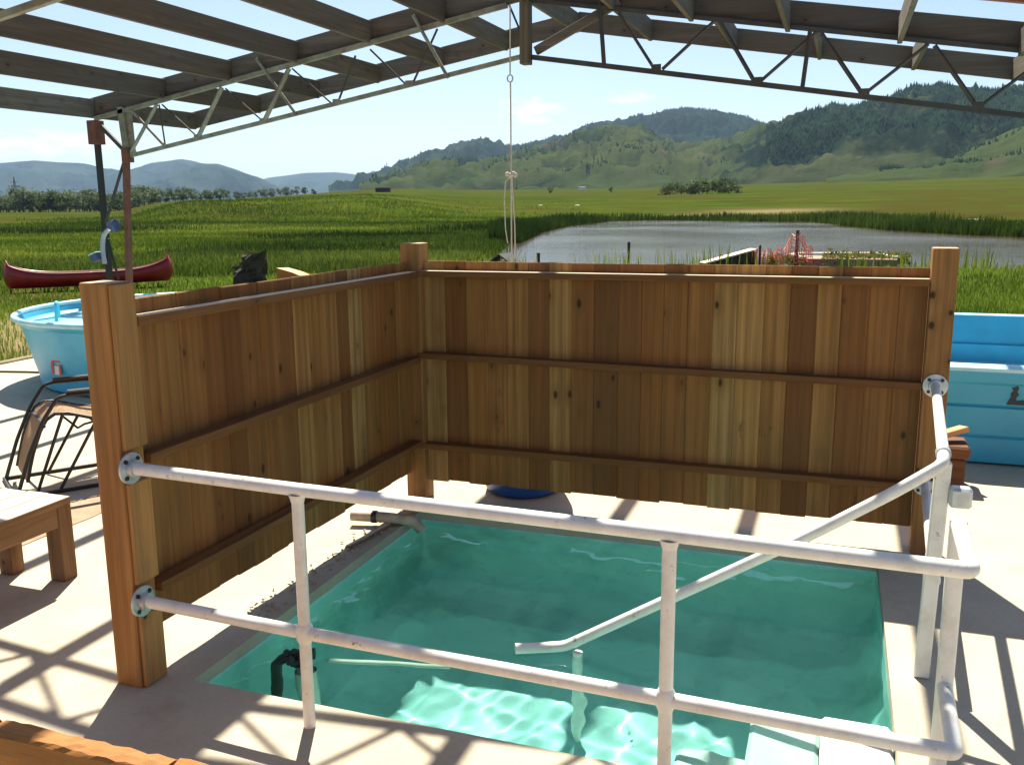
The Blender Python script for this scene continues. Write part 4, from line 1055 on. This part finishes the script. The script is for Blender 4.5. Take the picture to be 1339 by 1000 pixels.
# ------------------------------------------------------------------ lounge chair
CH = thing('lounge_chair', 'folding zero-gravity lounge chair with brown mesh sling and dark tube frame', 'chair', (-2.3, -.75, 0))
P0 = Vector((-3.01, -.52, 0)); WD = Vector((.813, -.582, 0)); BK = Vector((.582, .813, 0)); CW = .56
def cp(s_, t_, z_): return P0+BK*s_+WD*(t_*CW)+Vector((0, 0, z_))
def ctube(name, pts, r=.012, fil=0.0, m=None):
    bm = bmesh.new(); tube(bm, rounded(pts, fil, 4) if fil else pts, r, 10); return obj(name, bm, m or M_black, CH, smooth=True, ang=60)
for t_ in (0, 1):
    ctube('arm_frame', [cp(0, t_, .014), cp(.093, t_, .28), cp(.20, t_, .51), cp(.30, t_, .652), cp(.36, t_, .665), cp(.86, t_, .655)], .013, .06)
    bm = bmesh.new(); obox(bm, cp(.36, t_, .688), cp(.82, t_, .682), .05, .022, bev=.007); obj('armrest', bm, M_black, CH)
    ctube('base_bar', [cp(-.02, t_, .014), cp(.95, t_, .014)], .013)
    ctube('leg', [cp(.27, t_*.9+.05, .02), cp(.52, t_*.9+.05, .44)], .011)
    ctube('leg', [cp(.127, t_*.9+.05, .02), cp(.33, t_*.9+.05, .54)], .011)
    ctube('leg', [cp(.92, t_*.9+.05, .02), cp(.60, t_*.9+.05, .47)], .011)
t0, t1 = .06, .94
SRP = [(.075, .10), (.10, .20), (.135, .32), (.18, .43), (.225, .505), (.28, .54), (.36, .535), (.50, .485), (.66, .45), (.74, .47), (.80, .62), (.90, .95), (.95, 1.12)]
for t_ in (t0, t1):
    ctube('sling_rail', [cp(a, t_, z) for a, z in SRP], .012)
def slingmesh(pr, name):
    bm = bmesh.new(); L1 = [[bm.verts.new(cp(a, t0+.035+(t1-t0-.07)*k/8, z-.012*math.sin(math.pi*k/8)+.004*math.sin(k*2+a*30))) for k in range(9)] for a, z in pr]
    for a, b in zip(L1[:-1], L1[1:]):
        for k in range(8): bm.faces.new((a[k], a[k+1], b[k+1], b[k]))
    bmesh.ops.solidify(bm, geom=bm.faces[:], thickness=.003); obj(name, bm, M_sling, CH, smooth=True)
slingmesh(SRP[:10], 'sling'); slingmesh(SRP[10:], 'backrest_sling')
bm = bmesh.new()
for k in range(22):
    q = k/22*8; i0 = int(q); f = q-i0; sa = SRP[i0][0]*(1-f)+SRP[i0+1][0]*f; za = SRP[i0][1]*(1-f)+SRP[i0+1][1]*f
    for t_, d_ in ((t0, .035), (t1, -.035)): tube(bm, [cp(sa, t_, za), cp(sa+.012, t_+d_, za)], .003, 4)
lc = obj('lacing', bm, M_lampp, CH); lc['kind'] = 'stuff'
for a, z in ((-.015, .014), (.94, .014), (.205, .47), (.52, .455)): ctube('cross_bar', [cp(a, 0, z), cp(a, 1, z)], .011)
ctube('locking_link', [cp(.36, .5, .47), cp(.40, .62, .43), cp(.43, .75, .40), cp(.46, .9, .44), cp(.50, 1, .46)], .008)

# ------------------------------------------------------------------ bench
BN = thing('wooden_bench', 'weathered low wooden bench at the left edge of the deck', 'bench', (-1.4, -2.3, 0))
for k in range(4):
    x0 = -1.735+k*.142; bm = bmesh.new(); box(bm, (x0, -3.1, .405), (x0+.138, -1.735+rnd.uniform(-.006, .006), .443), .003); obj('plank', bm, M_benchy, BN)
for x, y in ((-1.235, -1.775), (-1.56, -1.795), (-1.235, -3.0), (-1.64, -3.0)):
    zt = .446 if (x, y) == (-1.235, -1.775) else .404
    bm = bmesh.new(); box(bm, (x-.045, y-.04, .001), (x+.045 if zt < .44 else x+.05, y+.04 if zt < .44 else y+.05, zt if zt < .44 else .403), .004); obj('leg', bm, M_bench, BN)
bm = bmesh.new(); box(bm, (-1.212, -2.95, .30), (-1.182, -1.82, .403), .003); obj('apron', bm, M_benchy, BN)
bm = bmesh.new(); box(bm, (-1.69, -1.752, .30), (-1.28, -1.738, .403), .003); obj('apron', bm, M_bench, BN)

# ------------------------------------------------------------------ rough plank screen in the foreground
SC = thing('plank_screen', 'rough orange-brown plank barrier in the bottom left foreground', 'barrier', (.8, -4.03, 0))
def rough_plank(x0, x1, z0, z1, y0, y1, seed, lab=None):
    r_ = random.Random(seed); bm = bmesh.new(); nxx = max(4, int((x1-x0)/.02)); rows = []
    for k in range(nxx+1):
        x = x0+(x1-x0)*k/nxx; j = lambda s_=.0025: r_.uniform(-s_, s_)
        rows.append([bm.verts.new((x, y0+j(), z0)), bm.verts.new((x, y0+j(.001), z1-.006+j())), bm.verts.new((x, y0+.006+j(), z1+j())), bm.verts.new((x, (y0+y1)/2, z1+j(.002))), bm.verts.new((x, y1-.006+j(), z1+j())), bm.verts.new((x, y1+j(), z1-.008+j())), bm.verts.new((x, y1, z0))])
    for a, b in zip(rows[:-1], rows[1:]):
        for k in range(6): bm.faces.new((a[k], a[k+1], b[k+1], b[k]))
        bm.faces.new((a[6], a[0], b[0], b[6]))
    bm.faces.new(rows[0][::-1]); bm.faces.new(rows[-1]); bmesh.ops.recalc_face_normals(bm, faces=bm.faces)
    return obj('plank', bm, M_rough, SC)
e1 = at(236, 988, 2, .9).x; e0 = at(10, 935, 2, .9).x
rough_plank(-1.2, e0, .66, .903, -4.066, -4.018, 1); rough_plank(e0+.012, e1, .66, .902, -4.064, -4.014, 2); rough_plank(e1+.01, 2.3, .655, .905, -4.064, -4.012, 3)
rough_plank(-1.2, 2.3, .40, .645, -4.06, -4.018, 4); rough_plank(-1.2, 2.3, .14, .39, -4.062, -4.018, 5)
for x in (-1.1, e0+.3, 2.2):
    bm = bmesh.new(); box(bm, (x-.045, -4.16, .001), (x+.045, -4.068, .64), .004); obj('post', bm, M_rough, SC)

# ------------------------------------------------------------------ canoe
def tz(x, y): return float(terrain(np.array([x]), np.array([y]))[0])
ca = at(14, 366, 2, -.42); cb = at(222, 352, 2, -.42)
# keep the canoe at a 5 m length about the middle of that line of sight
mid = at(120, 371, 2, -.38); dirc = (RT*1.0).copy(); dirc.z = 0; dirc.normalize()
scale_c = (mid-CAM).length
Lc = 208/F*scale_c*.90
CN = thing('red_canoe', 'red canoe with upturned ends lying on the grass beyond the tank', 'canoe', mid)
ax = (dirc+Vector((0, 0, .02))); ax.normalize(); fw = Vector((-dirc.y, dirc.x, 0))
ax = (ax+fw*.42).normalized(); sd_ = Vector((0, 0, 1)).cross(ax).normalized(); upc = Vector((0, 0, 1))
bm = bmesh.new(); N = 40; M2 = 10; rows = []; inn = []
for k in range(N+1):
    s = -1+2*k/N; wdt = .42*(1-abs(s)**2.6)**.75+.012; sh = .40+.36*abs(s)**4.5+.08*abs(s)**2
    keel = .0+.02*abs(s)**2+(.10*max(0, abs(s)-.93)/.07)
    c = mid+ax*(s*Lc/2*(1.0 if abs(s) < .98 else .995)); row = []
    for q in range(M2+1):
        t = -1+2*q/M2; zf = abs(t)**2.2; tum = -math.copysign(1, s)*max(0, abs(s)-.90)/.10*(.16*zf**2+.10*(1-zf)**3)
        row.append(bm.verts.new(c+ax*tum+sd_*(wdt*math.copysign(min(1, abs(t)*1.25)**.6, t))+upc*(keel+(sh-keel)*zf-.04)))
    rows.append(row)
for a, b in zip(rows[:-1], rows[1:]):
    for q in range(M2): bm.faces.new((a[q], a[q+1], b[q+1], b[q]))
hull = obj('hull', bm, M_redplastic, CN, smooth=True, ang=80)
sm_ = hull.modifiers.new('thickness', 'SOLIDIFY'); sm_.thickness = .012; sm_.offset = 0
bm = bmesh.new(); rows = []
for k in range(N+1):
    s = -1+2*k/N; s *= .90; wdt = .40*(1-abs(s)**2.6)**.75; sh = .385+.36*abs(s)**4.5+.08*abs(s)**2
    c = mid+ax*(s*Lc/2); rows.append([bm.verts.new(c+sd_*(wdt*math.copysign(min(1, abs(t)*1.25)**.6, t))+upc*(.03+(sh-.03)*abs(t)**2.2-.02)) for t in (-1, -.7, -.3, 0, .3, .7, 1)])
for a, b in zip(rows[:-1], rows[1:]):
    for q in range(6): bm.faces.new((a[q], a[q+1], b[q+1], b[q]))
obj('inner_liner', bm, M_gunwale, CN, smooth=True, ang=80)
for s_ in (-1, 1):
    pts = []
    for k in range(N+1):
        s = -1+2*k/N; wdt = .42*(1-abs(s)**2.6)**.75+.012; sh = .40+.36*abs(s)**4.5+.08*abs(s)**2
        pts.append(mid+ax*(s*Lc/2-math.copysign(1, s)*max(0, abs(s)-.90)/.10*.16)+sd_*wdt*s_+upc*(sh-.035))
    bm = bmesh.new(); tube(bm, pts, .016, 6); obj('gunwale', bm, M_redplastic, CN, smooth=True)
for s in (-.45, .0, .5):
    c = mid+ax*(s*Lc/2)+upc*.33; bm = bmesh.new(); obox(bm, c-sd_*.36, c+sd_*.36, .12 if s else .05, .02); obj('thwart', bm, M_gunwale, CN)

# ------------------------------------------------------------------ stump, orange tarp, pond side bits
c = at(328, 372, 2, -.35); ps = (c-CAM).length/F
bm = bmesh.new(); rr_ = random.Random(3); rings = []
for k in range(9):
    zz = ps*44*k/8; ring = []
    for q in range(16):
        a = q*2*math.pi/16; r = ps*(15+4*math.sin(a*3+k)+rr_.uniform(-2.5, 2.5))*(1.15-.35*k/8); zz2 = zz+ (rr_.uniform(-4, 6)*ps if k == 8 else 0)
        ring.append(bm.verts.new(c+RT*(r*math.cos(a)+ps*6*k/8)+Vector((0, 1, 0))*r*math.sin(a)+Vector((0, 0, zz2-.15))))
    rings.append(ring)
for a, b in zip(rings[:-1], rings[1:]):
    for q in range(16): bm.faces.new((a[q], a[(q+1) % 16], b[(q+1) % 16], b[q]))
bm.faces.new(rings[-1])
for q in range(14):
    a = c+RT*ps*rr_.uniform(-22, -8)+Vector((0, 0, ps*rr_.uniform(2, 22))); b = c+RT*ps*2+Vector((0, 0, ps*rr_.uniform(8, 26))); tube(bm, [a, b], [ps*1.5, ps*4], 5)
obj('tree_stump', bm, M_stump, label='charred jagged tree stump on the grass behind the left fence', cat='stump')
c = at(376, 366, 2, -.35); bm = bmesh.new(); r_ = ps
vs = [c+RT*ps*a+Vector((0, 0, ps*b-.1)) for a, b in ((-14, -4), (-14, 20), (-3, 17), (7, 14), (16, 10), (17, -4))]
bv_ = [bm.verts.new(v) for v in vs]; bw_ = [bm.verts.new(v+Vector((.1, .5, -.02))) for v in vs]; bm.faces.new(bv_); bm.faces.new(bw_[::-1])
for k in range(6): bm.faces.new((bv_[k], bw_[k], bw_[(k+1) % 6], bv_[(k+1) % 6]))
bmesh.ops.recalc_face_normals(bm, faces=bm.faces); obj('orange_tarp', bm, M_orange, label='low orange tarp heap right of the charred stump', cat='tarp')
def stake(u, v0, v1, w_, lab, z=-.5, m=M_stake):
    a = at(u, v0, 2, z); p_ = (a-CAM).length/F; bm = bmesh.new(); tube(bm, [a-Vector((0, 0, .3)), a+Vector((0, 0, (v0-v1)*p_))], w_*p_/2, 6)
    obj('stake', bm, m, label=lab, cat='stake')
stake(822, 346, 317, 4, 'dark wooden stake standing in the pond edge, left of the pale plank')
stake(704, 346, 331, 4.5, 'short dark stake at the near pond shore, nearest the hanging rope')
stake(993, 347, 322, 3, 'thin dark stake at the left end of the orange net')
stake(1041, 347, 304, 4, 'tall dark stake holding up the orange net')
stake(942, 344, 333, 3.4, 'stubby dark stake in front of the pale plank wall')
stake(1312, 295, 285, 3, 'thin dark post among the reeds of the far right shore', -.5) if False else None
# pale plank ramp wall
p0 = at(918, 347, 2, -.45); p1 = at(963, 333, 2, -.25); bm = bmesh.new(); ps = (p0-CAM).length/F
PW = thing('pond_ramp', 'pale plank-topped low wall slanting up at the near pond shore', 'ramp', p0)
a = p0+Vector((0, 0, .08)); b = Vector((p0.x+1.75, p0.y+1.6, p0.z+.55)); obox(bm, a, b, .45, .05); obj('cap_plank', bm, M_plankw, PW)
bm = bmesh.new(); w0 = Vector((0, 0, -.03)); vs = [a+w0, b+w0, Vector((b.x, b.y, -.9)), Vector((a.x, a.y, -.9))]
nn = Vector((-(b-a).y, (b-a).x, 0)).normalized()*.18
f1 = [bm.verts.new(v-nn) for v in vs]; f2 = [bm.verts.new(v+nn) for v in vs]; bm.faces.new(f1); bm.faces.new(f2[::-1])
for k in range(4): bm.faces.new((f1[k], f2[k], f2[(k+1) % 4], f1[(k+1) % 4]))
bmesh.ops.recalc_face_normals(bm, faces=bm.faces); obj('side_wall', bm, M_stump, PW)
# orange net
NTT = thing('orange_net_fence', 'drooping orange plastic safety net between the two stakes by the pond', 'net fence', at(1015, 346, 2, -.5))
bm = bmesh.new(); base = at(985, 347, 2, -.5); ps = (base-CAM).length/F; cols = []
for k in range(27):
    t = k/26; u = 986+76*t; hgt = (18+22*math.exp(-((u-1040)/14)**2)+4*math.sin(k*1.3))*ps
    b0_ = at(u, 347, 2, -.5)+Vector((0, .3*math.sin(k*.9), 0)); cols.append([b0_+Vector((.02*math.sin(q*2+k), 0, hgt*q/9)) for q in range(10)])
for k, c_ in enumerate(cols):
    tube(bm, c_, ps*.42, 3, cap=False)
for q in range(1, 10):
    tube(bm, [c_[q] for c_ in cols], ps*.42, 3, cap=False)
obj('netting', bm, M_net, NTT)
# low brick planter wall
BW = thing('brick_planter', 'low reddish brick planter box with pale cap at the near pond shore', 'planter', at(1110, 345, 2, -.5))
a = at(1050, 346, 2, -.5); b = at(1172, 346, 2, -.5); ps = (a-CAM).length/F; dv = (b-a); Lw = dv.length; dn = dv.normalized(); nb2 = Vector((-dn.y, dn.x, 0))
bmb = bmesh.new(); box(bmb, (0, 0, 0), (.24, .11, .085), .006); bmm = new_mesh('brick', bmb, M_brick)
bw = .26; rows_ = 3
for rw in range(rows_):
    k = 0
    while k*bw < Lw-.25:
        p_ = a+dn*(k*bw+(rw % 2)*.13)+Vector((0, 0, rw*.095-.05)); inst('brick', bmm, BW, p_, (0, 0, math.atan2(dn.y, dn.x))); k += 1
for side in (0, 1):
    for k in range(9):
        for rw in range(rows_):
            p_ = (a if side == 0 else b)+nb2*(k*.26+.13)+Vector((0, 0, rw*.095-.05)); inst('brick', bmm, BW, p_, (0, 0, math.atan2(nb2.y, nb2.x)))
bm = bmesh.new(); obox(bm, a+nb2*2.4+Vector((0, 0, .30)), b+nb2*2.4+Vector((0, 0, .30)), .30, .07); obj('back_cap', bm, M_capst, BW)
for q in (a, b):
    bm = bmesh.new(); obox(bm, q+Vector((0, 0, .27)), q+nb2*2.3+Vector((0, 0, .27)), .28, .07); obj('side_cap', bm, M_capst, BW)
bm = bmesh.new(); box(bm, (min(a.x, b.x), a.y+.15, -.75), (max(a.x, b.x), a.y+2.3, -.28)); obj('soil', bm, M_gravel, BW)
def weeds(n, u0, u1, v, z, h, seed, lab, mat=M_weed, dy=1.6, nm='weeds'):
    r_ = np.random.RandomState(seed); Vs = []; Fs = []; tn = []
    for k in range(n):
        p_ = at(r_.uniform(u0, u1), v, 2, z); p_ = np.array(p_)+np.array([0, r_.uniform(-.2, dy), r_.uniform(0, h)]); a_ = r_.normal(0, .07, 3); b_ = r_.normal(0, .07, 3); k0 = len(Vs)
        Vs += [p_, p_+a_, p_+b_]; Fs.append((k0, k0+1, k0+2)); t = r_.uniform(0, 1); tn += [t]*3
    link(nm, np_mesh(nm, np.array(Vs), np.array(Fs), [mat], False, tn), kind='stuff', label=lab, category='weeds')
weeds(1800, 1075, 1190, 346, -.5, .40, 4, 'yellow-green weeds growing in and around the brick planter')
weeds(700, 1000, 1050, 347, -.5, .30, 5, 'dry weeds at the foot of the orange net')
# dark little roof shape by the rope
c = at(655, 346, 2, -.45); ps = (c-CAM).length/F; DR = thing('dog_house', 'small dark gabled shelter behind the fence below the hanging rope', 'shelter', c)
bm = bmesh.new(); v = Vector((0, 0, 1))
box(bm, c+Vector((-ps*11, -.1, -.5)), c+Vector((ps*11, .9, ps*3))); obj('wall', bm, M_stump, DR)
for s_ in (-1, 1):
    bm = bmesh.new(); obox(bm, c+Vector((s_*ps*17, .4, ps*1)), c+Vector((0, .4, ps*13)), 1.3, ps*1.8, up=Vector((0, 0, 1))); obj('roof_panel', bm, M_stake, DR)
# hoses on the deck
bm = bmesh.new(); tube(bm, [(-7.25, 2.62, .012), (-6.95, 2.75, .012), (-6.75, 2.78, .012), (-6.4, 2.86, .012), (-6.1, 2.9, .012)], .012, 6); obj('garden_hose', bm, M_hose, smooth=True, label='thin dark hose on the deck left of the round tank', cat='hose')
bm = bmesh.new(); tube(bm, [(-7.2, 2.6, .02), (-7.22, 3.1, .02), (-7.24, 3.6, .02), (-7.22, 4.3, .02)], .02, 6); obj('garden_hose', bm, M_hoset, smooth=True, label='tan hose along the left edge of the deck', cat='hose')
# rocks
for u, v, z, s, lab in ((1270, 293, -.5, .9, 'pale rock among the reeds on the far right shore'), (1140, 293, -.5, .6, 'pale rock low in the reeds above the middle of the far shore'), (1325, 297, -.5, .8, 'pale rock at the far right shore near the frame edge'), (707, 277, -.3, .35, 'flat pale rock in the reeds beyond the hanging rope'), (755, 277, -.3, .35, 'flat pale rock in the reeds at the left end of the far shore')):
    c = at(u, v, 2, z); c.z = tz(c.x, c.y)+.25; bm = bmesh.new(); bmesh.ops.create_icosphere(bm, subdivisions=2, radius=s)
    for v_ in bm.verts: v_.co *= 1+rnd.uniform(-.18, .18); v_.co.z *= .45; v_.co.x *= 2.0; v_.co += c
    obj('rock', bm, M_rock, label=lab, cat='rock')

# ------------------------------------------------------------------ haze
m = bpy.data.materials.new('haze'); m.use_nodes = True; t = m.node_tree; t.nodes.clear()
o_ = t.nodes.new('ShaderNodeOutputMaterial'); pv = t.nodes.new('ShaderNodeVolumePrincipled'); pv.inputs['Color'].default_value = (.50, .72, 1.0, 1); pv.inputs['Density'].default_value = 4.2e-5; pv.inputs['Anisotropy'].default_value = 0.0
t.links.new(pv.outputs[0], o_.inputs['Volume'])
bm = bmesh.new(); box(bm, (-17500, -17500, -30), (17500, 17500, 760)); obj('haze', bm, m, kind='stuff', label='pale valley haze that fades the far hills', cat='haze')
